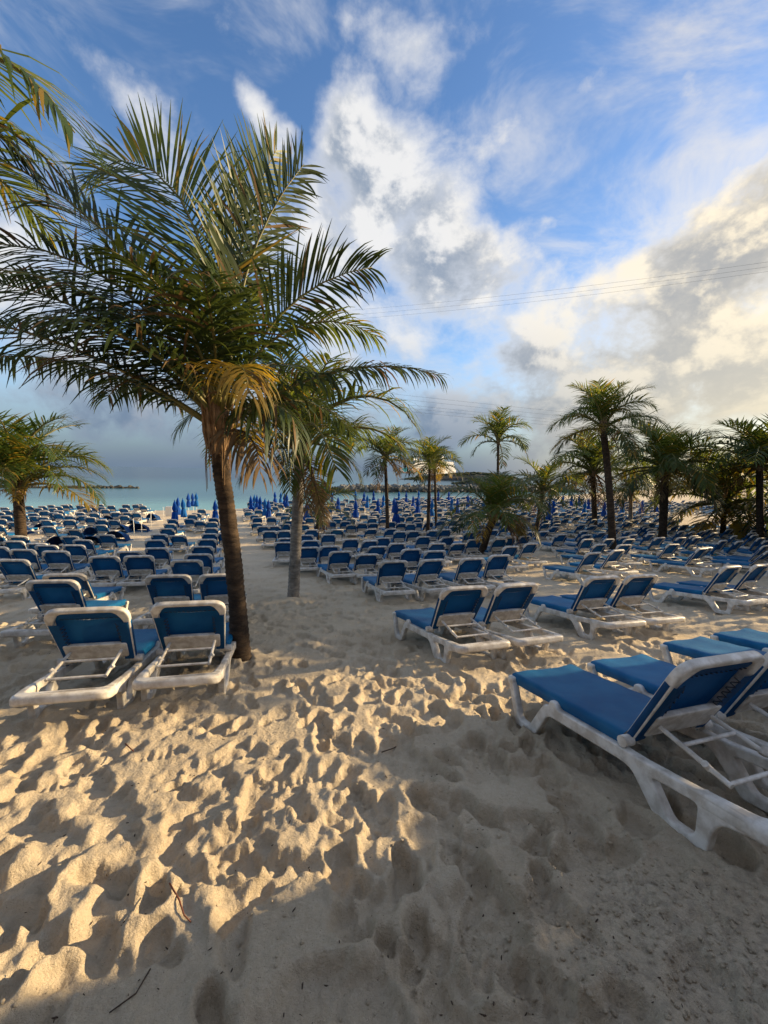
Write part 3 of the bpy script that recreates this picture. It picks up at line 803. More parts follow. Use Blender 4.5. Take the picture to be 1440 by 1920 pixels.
for i, (x, y, a, lab, kind) in enumerate(spots):
    d = math.hypot(x, y)
    if i < 300:
        lv = 0 if d < 8.5 else (1 if d < 19 else 2)
        grp = {'near': 'white framed blue sling loungers', 'mid': 'white framed blue sling loungers', 'far': 'white framed blue sling loungers'}[kind]
        place_lounger(x, y, a, lv, lab, grp, sink=.02 + rg.uniform(0, .012), var=0 if kind == 'near' else rg.choice((0, 0, 0, 0, 0, 1, 2)))
    else: farstuff.append((x, y, a))
def merge_far(sp_, name, label):
    Pm = LM[2]; V = []; F = []; MI = []; mats = ['resin', 'sling', 'sling_shaded']
    base = []
    for k, me in Pm.items():
        if k in ('prop', 'foot_bar'): continue
        mi = 1 if k == 'seat_sling' else 2 if k == 'back_sling' else 0
        base.append(([v.co.copy() for v in me.vertices], [tuple(p.vertices) for p in me.polygons], mi))
    mb = MB()
    for (x, y, a) in sp_:
        m = Matrix.Translation((x, y, gz(x, y) - .02)) @ Matrix.Rotation(a, 4, 'Z')
        for vs, fs, mi in base: mb.add([m @ v for v in vs], fs, mi)
    o = link(name, mb.mesh(name, mats)); tag(o, label, 'loungers', None, 'stuff')
if farstuff: merge_far(farstuff, 'distant_loungers', 'massed distant blue and white loungers near the far shore')

# ------------------------------------------------------------------ palms
def frond(name, L, elev, arch, n, ll, droop, seed, mats, segs=3, twist=0.0, width=.036, ragged=0.0, vee=18, side_bend=0.0, rib=True, pw=1.35):
    """feather leaf in its own frame: +X outward, Z up. Returns (leaflets mesh, midrib mesh)"""
    rg = random.Random(seed)
    N = 24; pts = [Vector((0, 0, 0))]; tans = []
    for i in range(N + 1):
        t = i / N; e = R(elev - arch * t ** pw); az = R(side_bend) * t
        tg = Vector((math.cos(e) * math.cos(az), math.cos(e) * math.sin(az), math.sin(e))); tans.append(tg)
        if i < N: pts.append(pts[-1] + tg * (L / N))
    def P(t):
        k = min(t * N, N - 1e-6); i = int(k); return pts[i].lerp(pts[i + 1], k - i), tans[i].lerp(tans[i + 1], k - i).normalized()
    mb = MB()
    for sd in (-1, 1):
        for i in range(n):
            t = .13 + .87 * (i + rg.uniform(-.35, .35)) / n
            t = min(max(t, .12), .995)
            if rg.random() < ragged: continue
            p, tg = P(t)
            sidev = tg.cross(Vector((0, 0, 1)));
            sidev = sidev.normalized() if sidev.length > .05 else Vector((0, -1, 0))
            nrm = sidev.cross(tg).normalized()
            tw = R(twist) * (.35 + .65 * t)
            sv = sidev * math.cos(tw) + nrm * math.sin(tw); nv = sv.cross(tg).normalized()
            prof = min(1, ((t - .06) / .22)) ** .8 * (1 - .62 * max(0, (t - .45) / .55) ** 1.4)
            ln = ll * prof * rg.uniform(.74, 1.1)
            fa = R(20 + 40 * t + rg.gauss(0, 6)); va = R(vee * (1 - .3 * t) + rg.gauss(0, 9))
            d = (sv * sd * math.cos(va) + nv * math.sin(va)) * math.cos(fa * .9) + tg * math.sin(fa * .9)
            d.normalize()
            q = p.copy(); wv = width * rg.uniform(.8, 1.15) * (.6 + .4 * prof)
            vs = []; dr = droop * rg.uniform(.5, 1.5) + (rg.uniform(.5, 1.4) if rg.random() < .10 else 0)
            for k in range(segs + 1):
                u = k / segs
                wd = wv * (.55 + .9 * u) if u < .4 else wv * (1.0 - .0 * u) * max(.06, 1 - ((u - .4) / .6) ** 1.6)
                ws = d.cross(nv.lerp(Vector((0, 0, 1)), .25)).normalized()
                vs += [q - ws * wd / 2, q + ws * wd / 2]
                q = q + d * (ln / segs)
                d = (d + Vector((0, 0, -1)) * dr * (.35 + u) / segs * 1.6).normalized()
            mb.add(vs, [(2 * k, 2 * k + 1, 2 * k + 3, 2 * k + 2) for k in range(segs)], 1 if rg.random() < .10 else 0)
    lm = mb.mesh(name, mats)
    rm = None
    if rib:
        m = MB(); idx = list(range(0, N + 1, 3)); r0 = .016 + .011 * L / 3
        m.tube([pts[i] for i in idx], [r0 * (1.25 if i == 0 else 1) * (1 - .88 * i / N) for i in idx], 6)
        rm = m.mesh('midrib', 'midrib' if mats[0] != 'leaf_dead' else 'leaf_dead', True)
    return lm, rm

GREEN = ('leaf', 'leaf_yellow'); DARK = ('leaf_dark', 'leaf_dead'); YEL = ('leaf_yellow', 'leaf_dead'); DEAD = ('leaf_dead', 'leaf_dead')
# shared fronds of 1 m length class: scaled when used
FR = {}
def shared(key, **kw):
    FR[key] = [frond('frond', seed=100 * len(FR) + i, **kw) for i in range(2)]
for sfx, n, sg, wd in (('hi', 46, 4, .0185), ('lo', 32, 3, .026)):
    shared('up_' + sfx, L=1, elev=78, arch=76, n=n, ll=.38, droop=.55, mats=GREEN, segs=sg, width=wd, vee=24)
    shared('mid_' + sfx, L=1, elev=62, arch=122, n=n, ll=.38, droop=.95, mats=GREEN, segs=sg, width=wd, twist=14)
    shared('flat_' + sfx, L=1, elev=34, arch=102, n=n, ll=.37, droop=1.25, mats=GREEN, segs=sg, width=wd, twist=-12)
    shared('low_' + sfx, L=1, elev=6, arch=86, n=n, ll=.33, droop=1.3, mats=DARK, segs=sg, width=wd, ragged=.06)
    shared('yel_' + sfx, L=1, elev=2, arch=62, n=n, ll=.32, droop=1.2, mats=YEL, segs=sg, width=wd, ragged=.1)
    shared('dead_' + sfx, L=.85, elev=-38, arch=48, n=int(n * .8), ll=.26, droop=1.2, mats=DEAD, segs=sg, width=wd * .8, ragged=.3)

def trunk_mesh(path, r0, r1, matn, seg=40, n=16, flare=.35, rings=.07, seed=1):
    rg = random.Random(seed); pts = []; rad = []
    path = [Vector(p) for p in path]
    def bez(t):
        k = [p.copy() for p in path]
        while len(k) > 1: k = [k[i].lerp(k[i + 1], t) for i in range(len(k) - 1)]
        return k[0]
    ln = sum((bez((i + 1) / 20) - bez(i / 20)).length for i in range(20))
    seg = max(8, int(ln / rings) * 3)
    seg = min(seg, 150)
    wob = [rg.uniform(-.035, .035) for _ in range(seg + 2)]
    for i in range(seg + 1):
        t = i / seg; pts.append(bez(t))
        r = r0 + (r1 - r0) * t ** .8 + r0 * flare * math.exp(-t * ln / .22)
        saw = (i % 3)
        rad.append(r * (1 + (.06 if saw == 0 else -.02 if saw == 1 else .01) + wob[i // 3] * .8))
    m = MB()
    ph = [rg.uniform(0, 6) for _ in range(3)]
    m.tube(pts, rad, n, True, 0, lambda i, k, nn: 1 + .035 * math.sin(2 * math.pi * k / nn * 2 + ph[0] + i * .03) + .02 * math.sin(2 * math.pi * k / nn * 5 + ph[1] + i * .21))
    return m.mesh('trunk', matn, True, 50)

def boot_mesh(r, h, seed, spikes=14):
    rg = random.Random(seed); m = MB()
    m.tube([(0, 0, -.06 * h), (0, 0, .1 * h), (0, 0, .45 * h), (0, 0, .8 * h), (0, 0, h)], [r * .95, r * 1.28, r * 1.45, r * 1.15, r * .5], 14, True, 0, lambda i, k, n: 1 + .10 * math.sin(k * 2.4 + i))
    for i in range(spikes):
        a = rg.uniform(0, 2 * math.pi); z0 = rg.uniform(-.05, .5) * h; out = rg.uniform(1.15, 1.6)
        d = Vector((math.cos(a), math.sin(a), 0))
        p0 = d * r * 1.15 + Vector((0, 0, z0)); p1 = d * r * out * 1.1 + Vector((0, 0, z0 + .28 * h)); p2 = d * r * (out * 1.25) + Vector((0, 0, z0 + rg.uniform(.45, .8) * h))
        m.tube([p0, p1, p2], [r * .24, r * .20, r * .08], 6)
    for i in range(spikes):
        a = rg.uniform(0, 2 * math.pi); d = Vector((math.cos(a), math.sin(a), 0)); z0 = rg.uniform(.1, .6) * h
        m.tube([d * r * 1.3 + Vector((0, 0, z0)), d * r * 1.5 + Vector((0, 0, z0 - .3 * h)), d * r * 1.42 + Vector((0, 0, z0 - rg.uniform(.45, .9) * h))], [r * .07, r * .06, r * .03], 4)
    return m.mesh('leaf_base', 'boot', True, 60)

def palm(label, basept, top, r0, r1, size, nf, res, matn='trunk_brown', bend=(0, 0, 0), seed=1, dead=2, yellow=2, upright=1.0, fronds=None, group='coconut palms on the beach', lowf=1.0, extra=()):
    rg = random.Random(seed)
    if res == 'lo' and group == 'coconut palms on the beach': size *= 1.17
    b = Vector(basept); tp = Vector(top)
    t = thing('palm_tree', label, 'palm tree', b, (0, 0, 0), group)
    rel = tp - b
    mid = rel * .5 + Vector(bend)
    link('trunk', trunk_mesh([(0, 0, -.15), mid, rel], r0, r1, matn, seed=seed, n=18 if res == 'hi' else 10), t)
    link('leaf_base', boot_mesh(r1, .13 * size + .12, seed, 14 if res == 'hi' else 8), t, rel + Vector((0, 0, -.05)))
    head = rel + Vector((0, 0, .06 * size))
    if fronds is None:
        fronds = []
        ga = rg.uniform(0, 6.28)
        for i in range(nf):
            u = i / nf
            key = 'up' if u < .24 * upright else 'mid' if u < .55 else 'flat' if u < .80 else 'low'
            fronds.append((key, ga + i * 2.399 + rg.uniform(-.25, .25), size * rg.uniform(.85, 1.08) * (.9 if key == 'up' else lowf if key == 'low' else 1), rg.uniform(-9, 9)))
        for i in range(yellow): fronds.append(('yel', rg.uniform(0, 6.28), size * rg.uniform(.8, .95), rg.uniform(-10, 6)))
        for i in range(dead): fronds.append(('dead', rg.uniform(0, 6.28), size * rg.uniform(.6, .85), rg.uniform(-20, 8)))
    for i, (key, az, L, tilt) in enumerate(list(fronds) + list(extra)):
        lm, rm = FR[key + '_' + res][i % 2]
        f = link('frond', lm, t, head + Vector((math.cos(az), math.sin(az), 0)) * r1 * .5 + Vector((0, 0, rg.uniform(-.05, .03) * size)))
        f.rotation_euler = Euler((rg.uniform(-.22, .22), R(-tilt), az), 'XYZ'); f.scale = (L, L, L)
        link('midrib', rm, f)
    return t

# the big foreground palm, its leaves set one by one: az 0 right, 90 away, 180 left, 270 to the viewer
bx, by, bz = BIG
def big_palm():
    top = at(409, 838, by); base = Vector((bx, by, bz - .02))
    t = thing('palm_tree', 'big dark trunked coconut palm in the foreground, its crown filling the upper left', 'palm tree', base, (0, 0, 0), 'coconut palms on the beach')
    rel = top - base
    link('trunk', trunk_mesh([(0, 0, -.2), (-.02, 0, rel.z * .45), (rel.x * .62, 0, rel.z * .7), rel], .100, .080, 'trunk_brown', seed=4, n=28, flare=.5, rings=.06), t)
    link('leaf_base', boot_mesh(.086, .62, 9, 22), t, rel + Vector((0, 0, -.04)))
    head = rel + Vector((.03, 0, .40))
    #  az, elev, arch, L, leaflet len, droop, mats, twist, vee, side bend
    FL = [
     (170, 90, 128, 3.3, 1.0, .05, GREEN, 86, 14, 0), (192, 72, 60, 3.0, .80, .35, DARK, 45, 12, 8), (186, 66, 84, 3.0, .80, .6, DARK, 55, 8, 0), (180, 48, 50, 3.0, .82, .6, DARK, 62, 6, 0),
     (198, 34, 40, 2.9, .78, .75, DARK, 35, 6, -8), (176, 31, 42, 2.9, .55, 1.3, DARK, 0, 2, 0), (168, 58, 76, 2.6, .76, .7, DARK, 30, 8, 0),
     (4, 36, 54, 2.45, .56, 1.25, DARK, 0, 2, 0), (12, 70, 104, 2.1, .62, .8, GREEN, 10, 8, 0),
     (20, 86, 34, 2.7, .74, .2, DARK, 70, 14, 0), (45, 88, 26, 2.9, .78, .15, GREEN, 80, 14, 0), (90, 82, 50, 2.6, .74, .3, GREEN, 0, 16, 0), (10, 70, 60, 2.3, .68, .5, DARK, 50, 10, 0),
     (306, 62, 150, 1.2, .60, 1.6, YEL, 0, 4, 0), (330, 34, 130, 1.0, .60, 1.6, DARK, 0, 2, 0), (318, 14, 110, .95, .52, 1.7, DEAD, 0, 2, 0), (340, 40, 140, 1.2, .55, 1.7, DARK, 0, 2, 0),
     (255, 72, 84, 1.7, .70, .8, DARK, 0, 12, 0), (215, 60, 76, 2.1, .74, .7, DARK, 25, 8, 0), (285, 74, 96, 1.6, .66, .8, DARK, 0, 10, 0),
     (235, 50, 80, 1.8, .70, .9, DARK, 10, 6, 0),
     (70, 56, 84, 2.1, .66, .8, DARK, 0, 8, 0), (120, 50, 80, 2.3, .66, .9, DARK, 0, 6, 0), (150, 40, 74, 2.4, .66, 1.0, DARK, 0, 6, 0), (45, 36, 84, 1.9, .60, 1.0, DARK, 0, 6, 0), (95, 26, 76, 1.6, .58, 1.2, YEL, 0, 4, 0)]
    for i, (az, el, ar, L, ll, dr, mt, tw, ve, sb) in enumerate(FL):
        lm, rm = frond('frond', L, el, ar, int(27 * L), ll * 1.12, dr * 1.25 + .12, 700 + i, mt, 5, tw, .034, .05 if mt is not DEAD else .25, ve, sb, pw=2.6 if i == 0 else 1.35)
        a = R(az)
        f = link('frond', lm, t, head + Vector((math.cos(a) * .07, math.sin(a) * .07, (-.34 + .42 * max(0, el) / 86))))
        f.rotation_euler = (0, 0, a)
        link('midrib', rm, f)
big_palm()

def P_(px0, py0, px1, py1, lean=0.0):
    x, y, z = ground_at(px0, py0); tp = at(px1, py1, y + lean)
    return (x, y, z - .03), tp
b_, t_ = P_(549, 1122, 563, 850)
palm('grey ringed palm standing behind the big palm at the edge of the walkway', b_, t_, .118, .10, 2.75, 20, 'hi', 'trunk_grey', (0, 0, 0), 12, dead=3, yellow=0, lowf=.6, upright=1.4)
b_, t_ = P_(42, 1040, 34, 925)
palm('bushy palm at the left edge with a golden lower frond', b_, t_, .19, .16, 3.9, 23, 'hi', 'trunk_brown', (0, 0, 0), 23, dead=0, yellow=0, fronds=[('up', i * 1.05, 3.7, 0) for i in range(6)] + [('mid', .4 + i * .9, 3.6, 6) for i in range(7)] + [('flat', .8 + i * 1.5, 3.2, 10) for i in range(4)], extra=[('yel', R(-12), 3.4, 12), ('yel', R(188), 2.6, 4), ('yel', R(-50), 1.8, 14), ('flat', R(6), 3.3, -4), ('mid', R(-25), 3.0, -8), ('yel', R(-80), 1.5, 16)])
lf = []
b_, t_ = P_(727, 1012, 722, 862)
palm('slim palm with drooping crown directly right of the grey palm', b_, t_, .11, .085, 2.2, 17, 'lo', 'trunk_brown', (.05, 0, 0), 31, dead=4, upright=.5)
b_, t_ = P_(802, 1004, 806, 872)
palm('front one of the twin slim palms before the ship, leaning slightly', b_, t_, .115, .085, 1.8, 16, 'lo', 'trunk_brown', (0, 0, 0), 33, dead=3)
b_, t_ = P_(818, 988, 815, 878)
palm('rear one of the twin slim palms before the ship', b_, t_, .11, .085, 2.1, 15, 'lo', 'trunk_brown', (0, 0, 0), 36, dead=1)
b_, t_ = P_(593, 1012, 598, 962)
palm('young low palm just right of the grey palm trunk, upright fresh fronds', b_, t_, .12, .11, 2.1, 13, 'lo', 'trunk_brown', (0, 0, 0), 41, dead=1, yellow=0, upright=1.8)
b_, t_ = P_(899, 1046, 925, 972)
palm('low leaning palm with a wide bushy crown in the middle right', b_, t_, .15, .13, 2.45, 20, 'hi', 'trunk_brown', (-.05, 0, 0), 43, dead=3, yellow=4, upright=1.5)
b_, t_ = P_(1003, 1005, 1018, 925)
palm('small palm standing behind the low leaning palm', b_, t_, .13, .11, 2.5, 16, 'lo', 'trunk_brown', (0, 0, 0), 47, dead=2, upright=1.3)
b_, t_ = P_(931, 985, 934, 832)
palm('tall thin palm rising clear into the sky above the low leaning palm', b_, t_, .12, .09, 2.8, 15, 'lo', 'trunk_brown', (.06, 0, 0), 53, dead=0, yellow=0, upright=1.5)
b_, t_ = P_(1150, 1044, 1131, 806)
palm('tall palm with a dark slightly curved trunk in front of the right-hand loungers', b_, t_, .155, .115, 2.45, 19, 'hi', 'trunk_brown', (.12, 0, 0), 59, dead=2, yellow=3, upright=1.4)
b_, t_ = P_(1116, 992, 1112, 892)
palm('shaggy palm half hidden behind the tall curved palm', b_, t_, .20, .17, 3.8, 24, 'lo', 'trunk_brown', (0, 0, 0), 61, dead=8)
b_, t_ = P_(1242, 1014, 1247, 888)
palm('broad crowned palm with a thick black trunk at the right', b_, t_, .21, .19, 3.8, 32, 'hi', 'trunk_brown', (0, 0, 0), 67, dead=3, yellow=4, upright=1.4)
b_, t_ = P_(1182, 996, 1183, 928)
palm('short grey stemmed palm between the tall curved and the broad crowned palm', b_, t_, .14, .12, 2.0, 14, 'lo', 'trunk_grey', (0, 0, 0), 71, dead=6)
b_, t_ = P_(1355, 1008, 1358, 955)
palm('low palm with arching side fronds near the right edge', b_, t_, .17, .15, 4.0, 26, 'lo', 'trunk_brown', (0, 0, 0), 73, dead=2, yellow=6)
b_, t_ = P_(1426, 1022, 1424, 880)
palm('palm cut by the right picture edge, thick dark trunk', b_, t_, .19, .15, 3.3, 28, 'lo', 'trunk_brown', (0, 0, 0), 79, dead=3, yellow=2)
b_, t_ = P_(1407, 986, 1402, 900)
palm('thin palm standing just behind the palm at the right edge', b_, t_, .17, .14, 3.0, 18, 'lo', 'trunk_brown', (0, 0, 0), 83, dead=3)
b_, t_ = P_(1230, 972, 1231, 905)
palm('slender far palm behind the broad crowned palm', b_, t_, .2, .16, 3.0, 15, 'lo', 'trunk_brown', (0, 0, 0), 89, dead=2)
# the palm out of frame at the left whose fronds hang in at the upper left corner
lb = at(-330, 900, 3.9)
palm('near palm outside the left edge whose fronds hang into the upper left corner', (lb.x, lb.y, gz(lb.x, lb.y)), at(-360, 215, 3.9), .12, .11, 2.2, 20, 'hi', 'trunk_brown', (0, 0, 0), 97, fronds=[('flat', R(-2), 2.65, 2), ('flat', R(20), 2.3, -6), ('low', R(5), 2.2, 8)] + [('flat', R(a_), 2.3, 3) for a_ in (75, 110, 150, 190, 230, 275, 300)] + [('mid', R(a_), 2.1, 4) for a_ in (100, 140, 200, 260)] + [('low', R(a_), 2.1, 0) for a_ in (100, 170, 240)])

# palms and shrubs added unseen beyond the right edge to shade the middle beach
q_ = Vector((-math.cos(SUN_AZ), math.sin(SUN_AZ), 0)); s_ = Vector((math.sin(SUN_AZ), math.cos(SUN_AZ), 0))
SHD = [(5.6, 14.5, 4.6, 2.6), (9.6, 22.5, 7.0, 3.2), (11.4, 26.0, 8.0, 3.3), (13.2, 30.0, 9.4, 3.4), (15.2, 34.5, 10.6, 3.5), (17.3, 38.5, 12.0, 3.6), (10.5, 29.5, 8.6, 3.2), (6.6, 20.5, 5.0, 2.9)]
for i, (s, T, hh, sz) in enumerate(SHD):
    p = q_ * s + s_ * T; g = gz(p.x, p.y)
    palm('added shade palm outside the right edge on the sunny side, %s from the viewer' % ORD[i + 1], (p.x, p.y, g - .03), (p.x + .2, p.y, g + hh), .19, .15, sz, 26, 'lo', 'trunk_brown', (.1, 0, 0), 300 + i, dead=3, group='added shade palms outside the right edge')
def shrub_mesh(seed, n):
    rg2 = random.Random(seed); m = MB()
    for i in range(n):
        d = Vector((rg2.gauss(0, 1), rg2.gauss(0, 1), rg2.gauss(0, 1))).normalized(); r_ = rg2.random() ** .4
        lump = 1 + .25 * math.sin(d.x * 5 + seed) * math.sin(d.y * 4 + 1) + .2 * math.sin(d.z * 6 + d.x * 3)
        c = Vector((d.x * .95 * r_ * lump, d.y * .95 * r_ * lump, .52 + d.z * .5 * r_ * lump))
        n_ = Vector((rg2.gauss(0, 1), rg2.gauss(0, 1), rg2.gauss(.6, 1))).normalized(); a = n_.orthogonal().normalized(); b = n_.cross(a); s = rg2.uniform(.035, .06)
        m.add([c - a * s, c + b * s * .8, c + a * s, c - b * s * .8], [(0, 1, 2, 3)])
    return m.mesh('crown', 'leaf_dark')
SM = [shrub_mesh(i, 1500) for i in range(2)]
mst = MB()
for a in range(5): mst.tube([(0, 0, -.1), (.12 * math.cos(a * 1.26), .12 * math.sin(a * 1.26), .3), (.35 * math.cos(a * 1.26), .35 * math.sin(a * 1.26), .7)], [.04, .03, .012], 6)
STM = mst.mesh('stem', 'trunk_grey', True)
for i in range(9):
    s = 5.2 + 1.55 * i; T = 2.05 * s + 5.0; p = q_ * s + s_ * T; k = 1.75 + .13 * s
    t = thing('shade_shrub', 'rounded shade shrub added outside the right edge, %s from the viewer' % ORD[i + 1], 'shrub', (p.x, p.y, gz(p.x, p.y) - .05), (0, 0, i * 1.7), 'added shade shrubs outside the right edge')
    t.scale = (k, k, k * 1.15)
    link('crown', SM[i % 2], t); link('stem', STM, t)


# ------------------------------------------------------------------ folded parasols
def parasol_meshes():
    out = []
    for v in range(3):
        rg = random.Random(50 + v); m = MB()
        prof = [(2.36, .012), (2.30, .035), (2.15, .075), (1.95, .105), (1.75, .125), (1.60, .11), (1.52, .085), (1.42, .115), (1.25, .15), (1.05, .165), (.85, .17), (.76, .15)]
        n = 24; k = 8
        pts = [(0, 0, z) for z, r in prof]
        ph = rg.uniform(0, 6)
        m.tube([(rg.uniform(-.012, .012), rg.uniform(-.012, .012), z) for z, r in prof], [r * rg.uniform(.9, 1.12) for z, r in prof], n, True, 0,
               lambda i, kk, nn: 1 + (.30 if i > 2 else .15) * math.cos(2 * math.pi * kk / nn * k + ph + i * .25) * (.6 if i in (5, 6) else 1))
        can = m.mesh('folded_canopy', 'parasol_blue' if v != 2 else 'parasol_teal', True)
        m = MB(); m.tube([(0, 0, -.3), (0, 0, .9)], .022, 8); pole = m.mesh('pole', 'pole_white', True)
        m = MB(); m.tube([(0, 0, 2.33), (0, 0, 2.39), (0, 0, 2.43)], [.018, .022, .006], 8); fin = m.mesh('finial', 'parasol_blue', True)
        m = MB(); m.tube([(0, 0, 1.50), (0, 0, 1.54)], .105, 16); st = m.mesh('tie_strap', 'cord', True)
        out.append((can, pole, fin, st))
    return out
PM = parasol_meshes()
UMB = [(327, 950, 990, 'a'), (332, 946, 980, 'a'), (344.5, 934, 970, 'a'), (353, 936, 963, 'a'), (362, 928, 953, 'a'), (368, 928, 954, 'a'), (403, 947, 985, 'a'), (472, 928, 958, 'b'), (476, 930.5, 958, 'b'), (482, 942, 970, 'b'), (487, 941, 971, 'b'), (497, 944, 977, 'b'), (503, 953, 989, 'b'),
 (516, 929, 951, 'b'), (525.7, 930, 953, 'b'), (532.6, 933, 958, 'b'), (538, 935, 961, 'b'), (575, 948, 986, 'c'), (623.6, 926, 948, 'c'), (634.7, 943, 972, 'c'), (668, 926.7, 947, 'd'), (682, 929, 950, 'd'), (701, 926, 946, 'd'), (688, 939, 964, 'd'), (709.5, 942, 972, 'd'), (668, 950, 984, 'd'), (718.7, 935, 959.6, 'd'),
 (740, 931, 960, 'd'), (744, 937, 978, 'd'), (747.7, 924, 944, 'd'), (762, 928.6, 949, 'd'), (775, 944, 969.5, 'd'), (786, 923, 942, 'd'), (784, 929, 960, 'd'), (805.8, 927.5, 947, 'd'), (810, 944, 975.6, 'd'), (822, 925, 944, 'd'), (841.7, 927, 946, 'e'), (847, 932, 959, 'e'), (857.7, 947, 976, 'e'), (877.6, 943, 966, 'e'), (906, 953, 983, 'e'),
 (1031, 938, 973, 'f'), (1037, 938, 966, 'f'), (1055.6, 935, 956, 'f'), (1071, 943, 964, 'f'), (1087, 931, 952, 'f'), (1095.6, 943, 972, 'f'), (1105, 935, 960, 'f'), (1133, 944, 973.5, 'f'), (1167.7, 938, 965.5, 'f'), (1204, 936.5, 963, 'f'), (1238, 929, 955, 'f')]
ZN = {'a': 'left of the big palm trunk', 'b': 'between the big palm and the grey palm trunk', 'c': 'round the young low palm', 'd': 'before the rock breakwater', 'e': 'left of the low leaning palm', 'f': 'under the right-hand palms'}
cnt = {}
for i, (px, py, pb, zz) in enumerate(UMB):
    cnt[zz] = cnt.get(zz, 0) + 1
    y = 1.36 * FPX / (pb - py); v = ray(px, py)
    y = min(y, float(np.interp(v.x / v.y * y, SHX, SHY)) - 1.5); x = v.x / v.y * y
    k = (HCAM + v.z / v.y * y - gz(x, y)) / 2.40; k = min(max(k, .82), 1.22)
    t = thing('parasol', 'folded blue parasol %s, %s from the left' % (ZN[zz], ORD[cnt[zz]]), 'parasol', (x, y, gz(x, y) - .05), (R(rg.uniform(-2, 2)), R(rg.uniform(-2.5, 2.5)), rg.uniform(0, 6)), 'folded blue parasols')
    t.scale = (k * 1.25, k * 1.25, k)
    can, pole, fin, st = PM[i % 3]
    link('folded_canopy', can, t); link('pole', pole, t); link('finial', fin, t); link('tie_strap', st, t)

# ------------------------------------------------------------------ low clamshell sunshades in the left block
def clamshell_meshes():
    m = MB(); rows = []
    n, k = 12, 9
    for i in range(k + 1):
        e = R(8 + 82 * i / k)
        row = []
        for j in range(n + 1):
            a = math.pi * j / n
            rr = 1.0 + .02 * (i % 2)
            row.append((.88 * math.cos(a) * rr, -.10 + .95 * math.sin(a) * math.cos(e) * rr, .12 + .88 * math.sin(a) * math.sin(e) * rr))
        rows.append(row)
    m.grid(rows); hood = m.mesh('hood', 'navy_canvas', True, 50)
    ribs = []
    for i in (0, 3, 6, 9):
        m = MB(); m.tube([Vector(p) * 1.012 for p in rows[i]], .013, 6, True); ribs.append(m.mesh('rib', 'navy_canvas', True))
    m = MB(); m.box((0, .25, .09), (1.72, .9, .10)); m.box((0, .25, .16), (1.6, .8, .05), None, 1); base = m.mesh('pad', ['resin', 'sling'])
    return hood, ribs, base
CS = clamshell_meshes()
CLAM = [(4, 962), (66, 957.5), (108, 956), (155, 955), (203, 955), (252, 953), (284, 952), (33, 968), (80, 966), (187, 965), (243, 961), (112, 985), (172, 972), (216, 978), (172, 985), (8, 990), (40, 1001), (140, 982), (258, 967), (222, 968)]
for i, (px, py) in enumerate(CLAM):
    x, y, z = ground_at(px, py, 1.0)
    y = min(y, float(np.interp(x, SHX, SHY)) - 2.0)
    t = thing('beach_clamshell', 'dark blue folding canvas sunshade hood in the left block, %s by distance to the left edge' % ORD[i + 1] if i < 20 else '', 'sunshade', (x, y, gz(x, y) - .03), (0, 0, R(rg.uniform(-30, 0))), 'blue canvas sunshade hoods')
    t.scale = (.72, .72, .55)
    link('hood', CS[0], t); link('pad', CS[2], t)
    for rb in CS[1]: link('rib', rb, t)
order = sorted([o for o in COL.objects if o.name.startswith('beach_clamshell')], key=lambda o: topix(o.location)[0])
for i, o in enumerate(order): o['label'] = 'dark blue canvas sunshade hood among the left block loungers, %s from the left edge' % ORD[i + 1]

# ------------------------------------------------------------------ thin posts by the left walkway
for i, (px, py, hgt, nm) in enumerate(((266, 1002, 1.15, 'tallest cream post'), (283, 988, 1.0, 'cream post'), (252, 1003, .9, 'short cream post'), (307, 972, .9, 'distant cream post'))):
    x, y, z = ground_at(px, py)
    t = thing('marker_post', nm + ' in the sunlit sand left of the double file of loungers', 'post', (x, y, z), (0, R(rg.uniform(-2, 2)), 0), 'thin cream posts in the left sand')
    m = MB(); m.tube([(0, 0, -.2), (0, 0, hgt)], .018, 8); link('post_stem', m.mesh('post_stem', 'pole_white', True), t)
    m = MB(); m.tube([(0, 0, hgt), (0, 0, hgt + .03), (0, 0, hgt + .05)], [.024, .024, .01], 8); link('post_cap', m.mesh('post_cap', 'pole_white', True), t)
x, y, z = ground_at(317, 968)
t = thing('folding_sign', 'small white folding sign standing at the water edge', 'sign', (x, y, z), (0, 0, .3))
for s in (-1, 1):
    m = MB(); m.box((0, s * .16, .42), (.5, .03, .9), Matrix.Rotation(R(-s * 18), 3, 'X')); link('board', m.mesh('board', 'pole_white'), t)
x, y, z = ground_at(886, 992)
t = thing('beach_towel', 'small red and white towel hung over a lounger behind the low leaning palm', 'towel', (x, y, z + .42), (0, 0, .3))
m = MB()
for k in range(6):
    m.grid([[(-.3 + .1 * k, -.2 + .08 * j, .12 * math.sin(j * .6) + .01 * k) for j in range(6)], [(-.2 + .1 * k, -.2 + .08 * j, .12 * math.sin(j * .6) + .01 * k + .004) for j in range(6)]], k % 2)
o = m.mesh('towel_cloth', ['red_cloth', 'white_cloth']); link('towel_cloth', o, t)

